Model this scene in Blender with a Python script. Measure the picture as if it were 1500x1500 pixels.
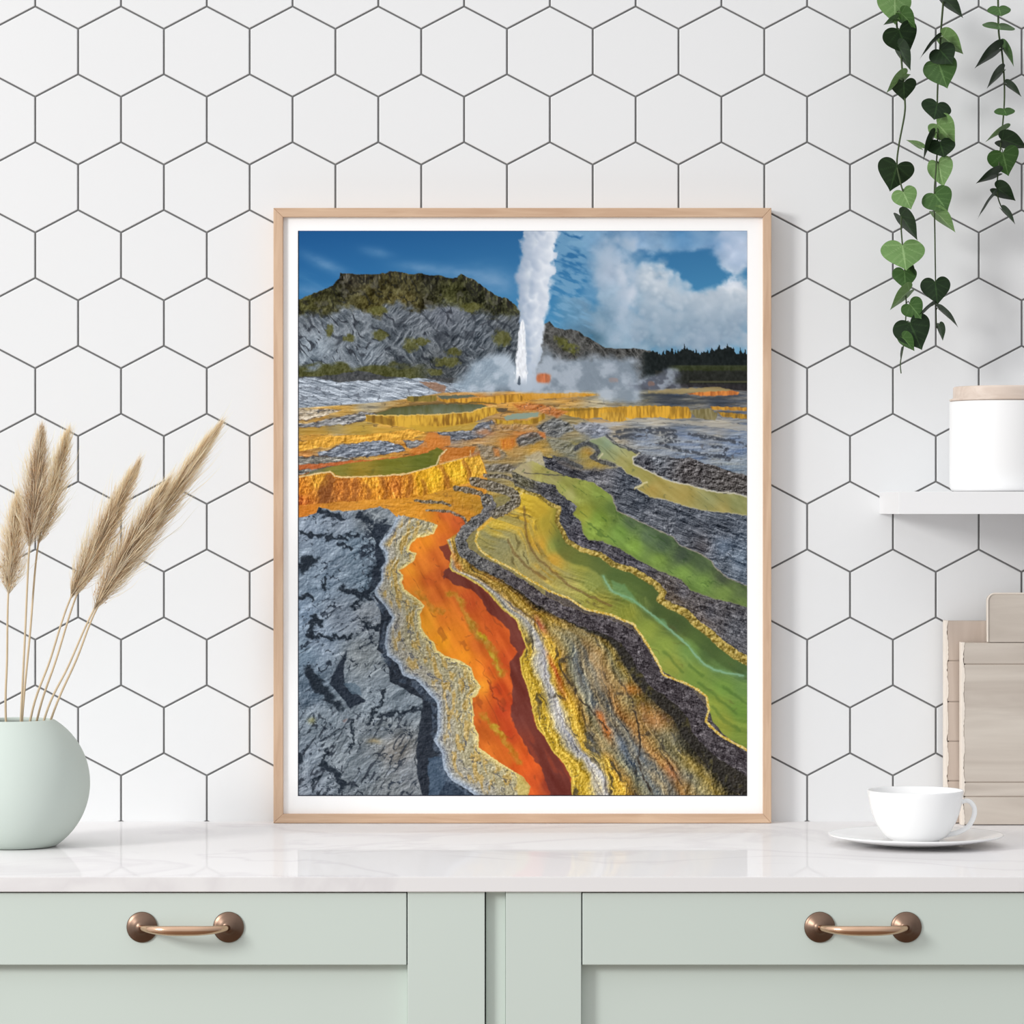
import bpy, bmesh, math, random
import numpy as np
from mathutils import Vector, Matrix

for o in list(bpy.data.objects):
    bpy.data.objects.remove(o, do_unlink=True)
scn = bpy.context.scene
COL = scn.collection

# ---------------------------------------------------------------- camera
CAM_Z = 1.2624
cam_data = bpy.data.cameras.new('camera')
cam_data.lens = 120; cam_data.sensor_width = 36; cam_data.sensor_height = 36; cam_data.sensor_fit = 'HORIZONTAL'
cam = bpy.data.objects.new('camera', cam_data); COL.objects.link(cam)
cam.location = (0, -4, CAM_Z); cam.rotation_euler = (math.pi / 2, 0, 0)
scn.camera = cam

# ---------------------------------------------------------------- daylight around the room
world = bpy.data.worlds.new('world'); scn.world = world; world.use_nodes = True
wn = world.node_tree; wn.nodes.clear()
wo = wn.nodes.new('ShaderNodeOutputWorld'); wb = wn.nodes.new('ShaderNodeBackground')
tc = wn.nodes.new('ShaderNodeTexCoord'); sp = wn.nodes.new('ShaderNodeSeparateXYZ')
m1 = wn.nodes.new('ShaderNodeMath'); m1.operation = 'MULTIPLY_ADD'; m1.inputs[1].default_value = -.5; m1.inputs[2].default_value = .5
cr = wn.nodes.new('ShaderNodeValToRGB')
cr.color_ramp.elements[0].position = 0.0; cr.color_ramp.elements[0].color = (.40, .405, .415, 1)
cr.color_ramp.elements[1].position = 1.0; cr.color_ramp.elements[1].color = (.86, .865, .875, 1)
e = cr.color_ramp.elements.new(.5); e.color = (.62, .625, .635, 1)
wn.links.new(tc.outputs['Generated'], sp.inputs[0]); wn.links.new(sp.outputs[0], m1.inputs[0]); wn.links.new(m1.outputs[0], cr.inputs[0])
up = wn.nodes.new('ShaderNodeMapRange'); up.inputs[1].default_value = -.2; up.inputs[2].default_value = .9; up.inputs[3].default_value = .92; up.inputs[4].default_value = 1.75
vm = wn.nodes.new('ShaderNodeVectorMath'); vm.operation = 'SCALE'
wn.links.new(sp.outputs[2], up.inputs[0]); wn.links.new(cr.outputs[0], vm.inputs[0]); wn.links.new(up.outputs[0], vm.inputs['Scale'])
wn.links.new(vm.outputs[0], wb.inputs[0]); wb.inputs[1].default_value = 1.0; wn.links.new(wb.outputs[0], wo.inputs[0])

def area(name, loc, aim, size, power, color=(1, 1, 1)):
    d = bpy.data.lights.new(name, 'AREA'); d.shape = 'SQUARE'; d.size = size; d.energy = power; d.color = color
    o = bpy.data.objects.new(name, d); COL.objects.link(o); o.location = loc
    o.rotation_euler = (Vector(aim) - Vector(loc)).to_track_quat('-Z', 'Y').to_euler()
    return o
area('window_light', (-3.6, -3.3, 2.5), (0, 0, 1.2), 1.0, 122, (1, .99, .97))

scn.view_settings.view_transform = 'Standard'; scn.view_settings.look = 'None'
scn.view_settings.gamma = 1; scn.view_settings.exposure = 0.0; scn.view_settings.use_curve_mapping = False

# ---------------------------------------------------------------- helpers
def P(px, py, y):
    s = (4 + y) / 5000.0
    return Vector(((px - 750) * s, y, CAM_Z + (750 - py) * s))

def lin(c):
    c = np.asarray(c, float) / 255.0
    return np.where(c <= .04045, c / 12.92, ((c + .055) / 1.055) ** 2.4)

def setp(b, **kw):
    for k, v in kw.items():
        b.inputs[k.replace('_', ' ')].default_value = v

def mat(name, rgb, rough=.5, metallic=0.0, spec=.5, var=.04, scale=(6, 6, 6), bump=0.0, k=1.0):
    """principled material whose colour is gently mottled by noise"""
    m = bpy.data.materials.new(name); m.use_nodes = True
    n = m.node_tree; b = n.nodes['Principled BSDF']
    c = lin(rgb) * k
    t = n.nodes.new('ShaderNodeTexCoord'); mp = n.nodes.new('ShaderNodeMapping'); mp.inputs['Scale'].default_value = scale
    nz = n.nodes.new('ShaderNodeTexNoise'); nz.inputs['Scale'].default_value = 1.0; nz.inputs['Detail'].default_value = 4
    r = n.nodes.new('ShaderNodeValToRGB')
    r.color_ramp.elements[0].position = .3; r.color_ramp.elements[1].position = .7
    r.color_ramp.elements[0].color = (*(c * (1 - var)), 1); r.color_ramp.elements[1].color = (*np.minimum(c * (1 + var), 1), 1)
    n.links.new(t.outputs['Object'], mp.inputs[0]); n.links.new(mp.outputs[0], nz.inputs[0]); n.links.new(nz.outputs[0], r.inputs[0])
    n.links.new(r.outputs[0], b.inputs['Base Color'])
    b.inputs['Roughness'].default_value = rough; b.inputs['Metallic'].default_value = metallic; b.inputs['Specular IOR Level'].default_value = spec
    if bump:
        bp = n.nodes.new('ShaderNodeBump'); bp.inputs['Strength'].default_value = bump; bp.inputs['Distance'].default_value = .002
        n.links.new(nz.outputs[0], bp.inputs['Height']); n.links.new(bp.outputs[0], b.inputs['Normal'])
    return m

def wood(name, c0, c1, axis='X', sc=60, rough=.6, dist=3.0):
    """long straight grain along one axis"""
    m = bpy.data.materials.new(name); m.use_nodes = True
    n = m.node_tree; b = n.nodes['Principled BSDF']
    t = n.nodes.new('ShaderNodeTexCoord'); mp = n.nodes.new('ShaderNodeMapping')
    s = [sc, sc, sc]; s['XYZ'.index(axis)] = sc * .09; mp.inputs['Scale'].default_value = s
    nz = n.nodes.new('ShaderNodeTexNoise'); nz.inputs['Scale'].default_value = 1.0; nz.inputs['Detail'].default_value = 6; nz.inputs['Distortion'].default_value = dist * .25
    r = n.nodes.new('ShaderNodeValToRGB'); r.color_ramp.elements[0].position = .32; r.color_ramp.elements[1].position = .68
    r.color_ramp.elements[0].color = (*lin(c0), 1); r.color_ramp.elements[1].color = (*lin(c1), 1)
    n.links.new(t.outputs['Object'], mp.inputs[0]); n.links.new(mp.outputs[0], nz.inputs[0]); n.links.new(nz.outputs[0], r.inputs[0])
    n.links.new(r.outputs[0], b.inputs['Base Color']); b.inputs['Roughness'].default_value = rough; b.inputs['Specular IOR Level'].default_value = .25
    return m

def link(name, me, m=None, parent=None, smooth=False):
    me.name = name
    o = bpy.data.objects.new(name, me); COL.objects.link(o)
    if m is not None: me.materials.append(m)
    if smooth:
        me.polygons.foreach_set('use_smooth', [True] * len(me.polygons))
    if parent is not None:
        o.parent = parent
        o.location = (0, 0, 0)
    return o

def from_bm(name, bm, m=None, parent=None, smooth=False, bevel=0.0, seg=2):
    if bevel:
        bmesh.ops.bevel(bm, geom=list(bm.edges), offset=bevel, segments=seg, affect='EDGES', profile=.7)
    me = bpy.data.meshes.new(name); bm.normal_update(); bm.to_mesh(me); bm.free()
    return link(name, me, m, parent, smooth)

def box(bm, x0, x1, y0, y1, z0, z1):
    v = [bm.verts.new(p) for p in ((x0, y0, z0), (x1, y0, z0), (x1, y1, z0), (x0, y1, z0), (x0, y0, z1), (x1, y0, z1), (x1, y1, z1), (x0, y1, z1))]
    for f in ((3, 2, 1, 0), (4, 5, 6, 7), (0, 1, 5, 4), (1, 2, 6, 5), (2, 3, 7, 6), (3, 0, 4, 7)):
        bm.faces.new([v[i] for i in f])

def bbox(name, x0, x1, y0, y1, z0, z1, m, parent=None, bevel=.001, off=(0, 0, 0)):
    bm = bmesh.new(); box(bm, x0 - off[0], x1 - off[0], y0 - off[1], y1 - off[1], z0 - off[2], z1 - off[2])
    return from_bm(name, bm, m, parent, False, bevel)

def lathe(name, prof, m, parent=None, n=96, closed_profile=False):
    bm = bmesh.new(); rings = []
    for r, z in prof:
        if r < 1e-6: rings.append([bm.verts.new((0, 0, z))])
        else: rings.append([bm.verts.new((r * math.cos(2 * math.pi * i / n), r * math.sin(2 * math.pi * i / n), z)) for i in range(n)])
    for a, b in zip(rings[:-1], rings[1:]):
        for i in range(n):
            j = (i + 1) % n
            if len(a) == 1 and len(b) == 1: continue
            if len(a) == 1: bm.faces.new((a[0], b[j], b[i]))
            elif len(b) == 1: bm.faces.new((a[i], a[j], b[0]))
            else: bm.faces.new((a[i], a[j], b[j], b[i]))
    bmesh.ops.recalc_face_normals(bm, faces=bm.faces)
    return from_bm(name, bm, m, parent, True)

def tube(bm, pts, rad, n=10, cap=True):
    pts = [Vector(p) for p in pts]; rings = []
    up = None
    for i, p in enumerate(pts):
        d = (pts[min(i + 1, len(pts) - 1)] - pts[max(i - 1, 0)]).normalized()
        if up is None: up = d.orthogonal().normalized()
        up = (up - d * up.dot(d)).normalized(); side = d.cross(up)
        r = rad[i] if isinstance(rad, (list, tuple)) else rad
        if not isinstance(r, (list, tuple)): r = (r, r)
        rings.append([bm.verts.new(p + up * (r[0] * math.cos(2 * math.pi * k / n)) + side * (r[1] * math.sin(2 * math.pi * k / n))) for k in range(n)])
    for a, b in zip(rings[:-1], rings[1:]):
        for k in range(n):
            bm.faces.new((a[k], a[(k + 1) % n], b[(k + 1) % n], b[k]))
    if cap:
        bm.faces.new(rings[0][::-1]); bm.faces.new(rings[-1])

def smooth_path(pts, k=6):
    pts = [Vector(p) for p in pts]; out = []
    for i in range(len(pts) - 1):
        p0 = pts[max(i - 1, 0)]; p1 = pts[i]; p2 = pts[i + 1]; p3 = pts[min(i + 2, len(pts) - 1)]
        for j in range(k):
            t = j / k
            out.append(.5 * ((2 * p1) + (p2 - p0) * t + (2 * p0 - 5 * p1 + 4 * p2 - p3) * t * t + (3 * p1 - p0 - 3 * p2 + p3) * t ** 3))
    out.append(pts[-1])
    return out

def tag(o, label=None, cat=None, group=None, kind=None):
    if label: o['label'] = label
    if cat: o['category'] = cat
    if group: o['group'] = group
    if kind: o['kind'] = kind
    return o

def thing(name, loc, label, cat, group=None):
    o = bpy.data.objects.new(name, None); COL.objects.link(o); o.location = loc; o.empty_display_size = .05
    return tag(o, label, cat, group)

def curved(o, ang=.6):
    """smooth shading only over gentle angles"""
    me = o.data; me.polygons.foreach_set('use_smooth', [True] * len(me.polygons))
    sharp = me.attributes.new('sharp_edge', 'BOOLEAN', 'EDGE') if 'sharp_edge' not in me.attributes else me.attributes['sharp_edge']
    bm = bmesh.new(); bm.from_mesh(me)
    v = [(e.calc_face_angle(3.0) > ang) for e in bm.edges]; bm.free()
    sharp.data.foreach_set('value', v)
# ---------------------------------------------------------------- the printed artwork (a procedural painting, stored per vertex)
PX0, PY0, PX1, PY1 = 437.0, 338.0, 1095.0, 1166.0

def paint_print(step=1.0):
    nx = int(round((PX1 - PX0) / step)) + 1
    ny = int(round((PY1 - PY0) / step)) + 1
    X, Y = np.meshgrid(np.linspace(PX0, PX1, nx), np.linspace(PY0, PY1, ny))
    img = np.zeros((ny, nx, 3))

    # --- noise ---
    def vn(x, y, seed):
        r = np.random.RandomState(seed).rand(256, 256)
        xi = np.floor(x).astype(int); yi = np.floor(y).astype(int)
        fx = x - xi; fy = y - yi
        fx = fx * fx * (3 - 2 * fx); fy = fy * fy * (3 - 2 * fy)
        a = r[yi & 255, xi & 255]; b = r[yi & 255, (xi + 1) & 255]
        c = r[(yi + 1) & 255, xi & 255]; d = r[(yi + 1) & 255, (xi + 1) & 255]
        return (a * (1 - fx) + b * fx) * (1 - fy) + (c * (1 - fx) + d * fx) * fy

    def fbm(x, y, seed, o=4, g=0.5):
        s = 0.0; a = 1.0; t = 0.0
        for i in range(o):
            s = s + a * vn(x * 2 ** i + 17.3 * i, y * 2 ** i + 9.1 * i, seed + i); t += a; a *= g
        return s / t

    def ridge(x, y, seed, o=3, g=0.55):
        s = 0.0; a = 1.0; t = 0.0
        for i in range(o):
            s = s + a * (1 - np.abs(2 * vn(x * 2 ** i + 5.7 * i, y * 2 ** i + 3.3 * i, seed + i) - 1)); t += a; a *= g
        return s / t

    def rot(x, y, deg):
        c, s = math.cos(math.radians(deg)), math.sin(math.radians(deg))
        return x * c + y * s, -x * s + y * c

    def emb(h, dx=1, dy=1):
        return h - np.roll(np.roll(h, dy, 0), dx, 1)

    def sm(a, b, v):
        t = np.clip((v - a) / (b - a), 0, 1)
        return t * t * (3 - 2 * t)

    def C(*c):
        return np.array(c, float)

    # warped coordinates: ragged natural edges
    WX = X + 5 * (fbm(X / 9, Y / 9, 11, 3) - .5)
    WY = Y + 5 * (fbm(X / 9, Y / 9, 21, 3) - .5)
    SX = X + 2.2 * (fbm(X / 4, Y / 4, 31, 2) - .5)
    SY = Y + 2.2 * (fbm(X / 4, Y / 4, 41, 2) - .5)

    def inside(pts, x, y):
        m = np.zeros(x.shape, bool)
        n = len(pts)
        for i in range(n):
            x0, y0 = pts[i]; x1, y1 = pts[(i + 1) % n]
            if y0 == y1: continue
            c = ((y0 > y) != (y1 > y)) & (x < (x1 - x0) * (y - y0) / (y1 - y0) + x0)
            m ^= c
        return m

    def window(pts, R):
        px_ = [p[0] for p in pts]; py_ = [p[1] for p in pts]
        i0 = int(np.clip((min(px_) - R - PX0) / step, 0, nx)); i1 = int(np.clip((max(px_) + R - PX0) / step + 1, 0, nx))
        j0 = int(np.clip((min(py_) - R - PY0) / step, 0, ny)); j1 = int(np.clip((max(py_) + R - PY0) / step + 1, 0, ny))
        return slice(j0, max(j1, j0)), slice(i0, max(i1, i0))

    def dist(pts, x=None, y=None, closed=False, R=30):
        """distance to a polyline; only worked out within R of each piece"""
        x = X if x is None else x; y = Y if y is None else y
        d = np.full(x.shape, 1e6)
        q = list(pts) + ([pts[0]] if closed else [])
        for (x0, y0), (x1, y1) in zip(q[:-1], q[1:]):
            w = window([(x0, y0), (x1, y1)], R)
            xs = x[w]; ys = y[w]
            if xs.size == 0: continue
            L = (x1 - x0) ** 2 + (y1 - y0) ** 2 + 1e-9
            t = np.clip(((xs - x0) * (x1 - x0) + (ys - y0) * (y1 - y0)) / L, 0, 1)
            d[w] = np.minimum(d[w], (xs - x0 - t * (x1 - x0)) ** 2 + (ys - y0 - t * (y1 - y0)) ** 2)
        return np.sqrt(d)

    def poly(pts, warp=1, soft=.8):
        x, y = [(X, Y), (WX, WY), (SX, SY)][warp]
        w = window(pts, 8 + 2 * soft)
        out = np.zeros(X.shape)
        d = dist(pts, x, y, True, R=10 + 2 * soft)[w]
        out[w] = sm(-soft, soft, np.where(inside(pts, x[w], y[w]), d, -d))
        return out

    def idw(pts, p=2.2):
        w = 0.0; c = 0.0
        for x, y, col in pts:
            k = 1 / (((X - x) ** 2 + (Y - y) ** 2) + 30) ** (p / 2)
            w = w + k; c = c + k[..., None] * C(*col)
        return c / w[..., None]

    def put(m, col):
        nonlocal img
        m = np.clip(m, 0, 1)[..., None]
        img = img * (1 - m) + m * col

    def mul(m, f):
        nonlocal img
        img = img * (1 + np.clip(m, 0, 1)[..., None] * (f - 1))

    def lerp(a, b, t):
        return a + (b - a) * np.clip(t, 0, 1)[..., None]

    def curve_x(pts, y):                      # x of a boundary at height y
        p = sorted([(b, a) for a, b in pts])
        return np.interp(y, [q[0] for q in p], [q[1] for q in p])

    PW = [14 * (fbm(X / 11, Y / 11, 900, 4) - .5), 14 * (fbm(X / 11, Y / 11, 910, 4) - .5)]

    def puff(a, b, r, hi, lo, al=1.0, lx=.5, ly=-.7, soft=.55, clip=None):
        """one soft billow of vapour, brighter on one side"""
        w = window([(a, b)], r * 1.6 + 6)
        k = r / 22.0
        dx = (X[w] - a + PW[0][w] * min(k, 1.2)) / r; dy = (Y[w] - b + PW[1][w] * min(k, 1.2)) / r
        d = np.sqrt(dx * dx + dy * dy)
        m = sm(1.05, soft, d) * al
        if clip is not None: m = m * clip[w]
        t = np.clip(.5 + .55 * (dx * lx + dy * ly), 0, 1)[..., None]
        c = C(*lo) + (C(*hi) - C(*lo)) * t
        img[w] = img[w] * (1 - m[..., None]) + m[..., None] * c

    # ============================================================ SKY
    t = (Y - 338) / 200
    img[:] = lerp(C(30, 88, 146)[None, None] + 0 * X[..., None], C(62, 132, 182), t * 1.3)
    img += (X[..., None] - 437) / 658 * C(22, 22, 12)
    cx, cy = rot(X, Y, 22)
    wisp = fbm(cx / 60, cy / 13, 50, 4)
    put(.55 * sm(.45, .8, wisp) * sm(395, 470, Y + 20 * wisp) * (X < 780), C(120, 165, 200))
    for (a, b, rx, ry, deg, al) in [(478, 388, 34, 8, 25, .5), (553, 370, 22, 7, 12, .35), (455, 425, 30, 9, 10, .4), (660, 398, 55, 9, 8, .45), (722, 412, 40, 20, 12, .6), (610, 392, 30, 7, 5, .35)]:
        ex, ey = rot(X - a, Y - b, deg)
        q = np.exp(-((ex / rx) ** 2 + (ey / ry) ** 2)) * (.6 + .8 * fbm(X / 14, Y / 7, 61, 3))
        put(al * q, C(125, 162, 198))
    # clouds at right
    n1 = fbm(X / 45, Y / 32, 70, 5); n2 = fbm(X / 20, Y / 15, 75, 4)
    cl = np.zeros_like(X)
    for (a, b, rx, ry) in [(893, 400, 38, 75), (960, 440, 55, 55), (1000, 480, 120, 50), (1050, 440, 70, 45), (870, 350, 55, 22), (1000, 352, 90, 22),
                           (1068, 368, 36, 40), (830, 470, 60, 55), (975, 395, 18, 20), (925, 345, 60, 26), (1085, 350, 30, 30), (900, 480, 80, 50)]:
        cl = np.maximum(cl, 1.25 - (((X - a) / rx) ** 2 + ((Y - b) / ry) ** 2) ** .75 * .9)
    cl = cl + 1.1 * (n1 - .5) + .5 * (n2 - .5)
    for (a, b, rx, ry) in [(1008, 393, 32, 14), (1035, 412, 28, 15), (1018, 402, 26, 18), (823, 412, 18, 14), (835, 428, 30, 6), (820, 395, 22, 6), (838, 350, 24, 8)]:
        cl = cl - 1.3 * np.exp(-((X + PW[0] * 2 - a) / rx) ** 2 - ((Y + PW[1] - b) / ry) ** 2)
    base = idw([(870, 350, (138, 172, 203)), (895, 400, (176, 194, 214)), (915, 400, (190, 205, 222)), (850, 380, (110, 155, 190)), (830, 460, (115, 155, 185)),
                (900, 460, (140, 168, 190)), (960, 400, (165, 185, 205)), (985, 415, (190, 205, 220)), (1000, 420, (200, 212, 226)), (1040, 440, (196, 208, 222)), (1075, 430, (212, 222, 234)),
                (1060, 480, (150, 172, 192)), (1085, 470, (150, 170, 192)), (1000, 475, (140, 166, 188)), (960, 500, (150, 175, 195)), (870, 500, (122, 152, 172)),
                (1075, 365, (190, 205, 226)), (1050, 350, (130, 165, 200)), (1000, 350, (110, 155, 195)), (930, 350, (140, 172, 204)), (1040, 500, (162, 180, 200)), (930, 440, (150, 176, 198)), (1090, 500, (185, 197, 212))])
    base = base + ((n2 - .5) * 34 + (n1 - .5) * 20)[..., None] * C(1, .95, .85)
    cmask = sm(.10, .85, cl) * sm(800, 835, X)
    put(cmask, base)
    rs = np.random.RandomState(5)
    G_, H_ = (232, 238, 245), (140, 164, 186)
    for i in range(46):          # broad veils in the tall column
        a_ = rs.uniform(868, 935); b_ = rs.uniform(350, 500)
        puff(a_, b_, rs.uniform(12, 26), (204, 214, 228), (146, 172, 196), .30, .8, -.2, .1)
    for i in range(26):
        puff(rs.uniform(905, 926), rs.uniform(385, 470), rs.uniform(8, 16), (214, 222, 234), (160, 182, 204), .35, .9, -.3, .1)
    cum = [(948, 398, 14), (962, 396, 13), (975, 402, 11), (985, 412, 15), (975, 424, 18), (998, 424, 15), (1010, 436, 13), (990, 440, 18), (960, 430, 18), (948, 415, 16), (1008, 446, 14), (1022, 440, 14), (1038, 434, 13), (1054, 432, 14), (1070, 434, 14), (1086, 434, 13),
           (1094, 446, 14), (1074, 450, 16), (1056, 448, 16), (1038, 450, 16), (1020, 458, 14), (1004, 470, 14), (1030, 468, 14), (1050, 472, 16), (1070, 470, 16), (1088, 474, 14), (990, 474, 16), (970, 468, 16), (975, 490, 16), (1010, 492, 15), (1040, 492, 16), (1066, 496, 14), (1090, 500, 12), (950, 452, 18), (940, 480, 16), (1000, 505, 12), (1024, 506, 12),
           (1062, 482, 10), (1080, 488, 10), (1018, 480, 9), (934, 494, 8), (945, 490, 7), (1012, 496, 7), (968, 500, 8)]
    for q_, (a_, b_, r_) in enumerate(cum):
        f_ = np.clip((520 - b_) / 110, .35, 1)
        hi_ = tuple(H_[k] + (G_[k] - H_[k]) * f_ for k in range(3))
        puff(a_, b_, r_ * 1.25, hi_, H_, .62, .35, -.85, .35)
        for z in range(3):
            puff(a_ + rs.uniform(-r_, r_) * .9, b_ + rs.uniform(-r_, r_) * .7, r_ * rs.uniform(.35, .6), hi_, (158, 180, 200), .42, .4, -.8, .3)
    for i in range(16):
        puff(rs.uniform(1050, 1095), rs.uniform(342, 392), rs.uniform(8, 18), (208, 218, 234), (140, 170, 202), .4, .2, -.7, .2)
    for i in range(16):
        puff(rs.uniform(955, 1050), rs.uniform(340, 366), rs.uniform(8, 20), (160, 188, 214), (124, 162, 198), .28, .2, -.7, .1)
    mean = C(168, 188, 208)
    put(cmask * .999, mean + (img - mean) * 1.55 - 4)
    wv = fbm(cx / 17, cy / 5.5, 52, 4)
    put(.8 * sm(.38, .66, wv) * sm(800, 815, X) * (1 - sm(850, 880, X)), C(120, 165, 198))
    # ============================================================ MOUNTAIN (left)
    ridgeL = [(430, 442), (457, 431), (475, 424), (489, 417), (498, 407), (500, 400), (508, 401), (525, 402), (548, 402), (566, 400), (574, 397), (589, 399), (605, 402), (618, 400),
              (629, 404), (643, 403), (659, 408), (670, 407), (676, 401), (682, 405), (695, 410), (704, 417), (716, 425), (729, 434), (743, 437), (754, 445), (775, 470), (775, 600), (430, 600)]
    mL = poly(ridgeL, 2, .6)
    gx, gy = rot(X, Y, 50)
    hx, hy = rot(X, Y, -52)
    h = ridge(gy / 8 + 1.0 * fbm(X / 24, Y / 24, 80, 2), gx / 22, 81, 4)
    h2 = ridge(hy / 7 + .8 * fbm(X / 20, Y / 20, 84, 2), hx / 20, 85, 4)
    mixk = sm(.40, .60, fbm(X / 34, Y / 26, 88, 2) + (X - 620) / 700)
    hh = h * (1 - mixk) + h2 * mixk
    rock = idw([(450, 470, (112, 120, 128)), (460, 510, (142, 154, 165)), (520, 480, (118, 126, 134)), (540, 520, (120, 130, 140)), (600, 470, (105, 112, 120)), (600, 510, (104, 112, 120)),
                (650, 460, (110, 116, 126)), (700, 490, (88, 96, 105)), (735, 470, (90, 96, 102)), (640, 540, (72, 76, 78)), (590, 545, (80, 85, 88)), (740, 510, (90, 98, 105))])
    rock = rock + (np.clip(emb(hh, 1, 1) * 150, -34, 26) + (hh - .62) * 110 - 6)[..., None]
    crack = ridge(gy / 9 + 1.2 * fbm(X / 16, Y / 16, 91, 2), gx / 24, 92, 2) * (1 - .3 * mixk)
    put(mL, rock)
    put(mL * sm(.80, .92, crack) * .8, C(42, 46, 54))
    crack2 = ridge(hy / 8 + 1.2 * fbm(X / 12, Y / 12, 94, 2), hx / 22, 95, 2) * (.7 + .3 * mixk)
    big = ridge(gy / 16 + 1.5 * fbm(X / 30, Y / 30, 97, 2), gx / 40, 98, 2)
    put(mL * sm(.80, .95, big) * .7, C(50, 55, 63))
    put(mL * sm(.86, .95, crack2) * .6, C(45, 48, 56))
    green = np.interp(X, [437, 464, 505, 539, 557, 566, 589, 611, 634, 657, 691, 725, 754], [462, 458, 450, 457, 461, 446, 446, 452, 453, 446, 457, 458, 462])
    gm = sm(-9, 7, green - Y + 26 * (fbm(X / 11, Y / 8, 100, 4) - .5))
    gcol = idw([(450, 445, (85, 84, 48)), (490, 425, (62, 62, 38)), (520, 410, (60, 56, 46)), (540, 440, (98, 92, 50)), (590, 420, (80, 76, 48)), (590, 440, (104, 94, 52)), (630, 420, (52, 52, 38)), (660, 430, (74, 76, 42)), (700, 430, (60, 62, 42)), (730, 450, (76, 78, 54))])
    nn = fbm(X / 3.2, Y / 4.2, 104, 3)
    crag = ridge(gy / 9 + fbm(X / 15, Y / 15, 107, 2), gx / 16, 108, 3)
    gcol = gcol * .92 - 4 + ((nn - .5) * 80 + emb(fbm(X / 9, Y / 11, 106, 4), 1, 1) * 200 + (fbm(X / 16, Y / 13, 109, 3) - .5) * 70)[..., None] * C(1, 1, .8)
    gcol = lerp(gcol, C(30, 30, 26), sm(.72, .9, crag) * .7)
    gcol = lerp(gcol, C(108, 106, 98), sm(.60, .75, fbm(X / 8, Y / 12, 112, 3)) * .5)
    put(mL * gm, gcol)
    cliff = sm(4, -12, Y - 14 - np.interp(X, [437, 498, 500, 560, 590, 676, 754], [420, 406, 402, 402, 400, 404, 446])) * (X > 494)
    vs = fbm(X / 2.6, Y / 11, 110, 3)
    put(mL * cliff * sm(.5, .3, vs) * .8, C(34, 33, 32))
    put(mL * cliff * sm(.66, .8, vs) * .6, C(150, 145, 138))
    for (a, b, rx, ry) in [(484, 485, 7, 11), (512, 495, 10, 6), (558, 490, 15, 8), (555, 455, 16, 7), (602, 505, 14, 12), (620, 500, 12, 7), (655, 530, 22, 9), (736, 496, 15, 15), (637, 545, 14, 6), (690, 450, 20, 8), (665, 515, 14, 6)]:
        q = np.exp(-((WX - a) / rx) ** 2 - ((WY - b) / ry) ** 2) * (.5 + fbm(X / 4, Y / 4, 120, 2))
        put(mL * sm(.3, .7, q) * .85, C(92, 92, 48) + ((nn - .5) * 60)[..., None])
    put(mL * sm(550, 570, Y + 8 * nn) * .5, C(60, 64, 60))
    # green strip and pale ground
    strip = sm(531, 541, Y + 12 * (fbm(X / 20, Y / 9, 130, 3) - .5) * 2) * sm(640, 600, X)
    put(strip, C(78, 80, 46) + ((nn - .5) * 60)[..., None])
    dk = poly([(437, 552), (470, 551), (505, 546), (530, 543), (560, 551), (600, 555), (650, 553), (690, 555), (690, 562), (437, 562)], 1)
    put(dk, C(74, 76, 78) + ((nn - .5) * 50)[..., None])
    pale = poly([(430, 554), (460, 553), (480, 556), (500, 561), (530, 557), (560, 556), (600, 554), (625, 555), (650, 560), (690, 565), (700, 600), (430, 600)], 1)
    px_, py_ = rot(X, Y, 14)
    hp = fbm(px_ / 16, py_ / 4, 135, 4)
    put(pale, (C(160, 170, 182) + (emb(hp, 1, 1) * 330 + (hp - .5) * 70)[..., None]))
    put(pale * sm(.8, .92, ridge(px_ / 14, py_ / 4, 138, 2)) * .55, C(66, 72, 82))
    put(poly([(615, 560), (640, 561), (655, 567), (650, 575), (630, 570)], 1) * .7, C(150, 105, 75))
    # ============================================================ MOUNTAIN (right), trees
    rr = [(780, 515), (798, 475), (806, 470), (814, 480), (828, 483), (838, 482), (851, 486), (857, 492), (869, 498), (887, 509), (907, 511), (932, 510), (953, 514), (970, 520), (1000, 530), (1000, 600), (780, 600)]
    mR = poly(rr, 2, .6)
    rk = ridge(gy / 6 + fbm(X / 12, Y / 12, 141, 2), gx / 14, 140, 3)
    put(mR, C(72, 72, 70) + ((rk - .6) * 90 + emb(rk, 1, 1) * 90 + (nn - .5) * 30)[..., None])
    put(mR * poly([(812, 490), (835, 499), (850, 508), (845, 522), (825, 510), (813, 498)], 1, 4) * .8 * sm(.3, .55, fbm(X / 5, Y / 5, 142, 3)), C(96, 98, 44) + ((nn - .5) * 70)[..., None])
    tree_top = 514 + 3 * np.sin(X / 9) - 9 * (vn(X / 1.9, 0 * X, 150)) ** 1.6 + 5 * vn(X / 6, 0 * X, 151)
    tree_top = np.where(X < 965, 516 + (965 - X) * .06 - 3 * vn(X / 3, 0 * X, 150), tree_top)
    mt = sm(-.8, .8, Y - tree_top) * sm(935, 950, X)
    put(mt, C(26, 32, 32) + ((nn - .5) * 26)[..., None])
    put(mt * sm(534, 536, Y) * sm(975, 995, X) * .8, C(84, 92, 60) * .75 + ((nn - .5) * 30)[..., None])
    put(mt * sm(536, 539, Y) * sm(975, 995, X), C(52, 58, 36) + ((nn - .5) * 30)[..., None])
    put(mt * sm(543, 546, Y + 3 * nn) * (X > 960), C(40, 42, 38) + ((nn - .5) * 30)[..., None])
    put(mt * sm(557, 559, Y) * sm(561, 560, Y) * (X > 1010) * .7, C(85, 85, 60))
    put(mt * sm(561, 564, Y), C(48, 46, 48) + ((nn - .5) * 36)[..., None])
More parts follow.
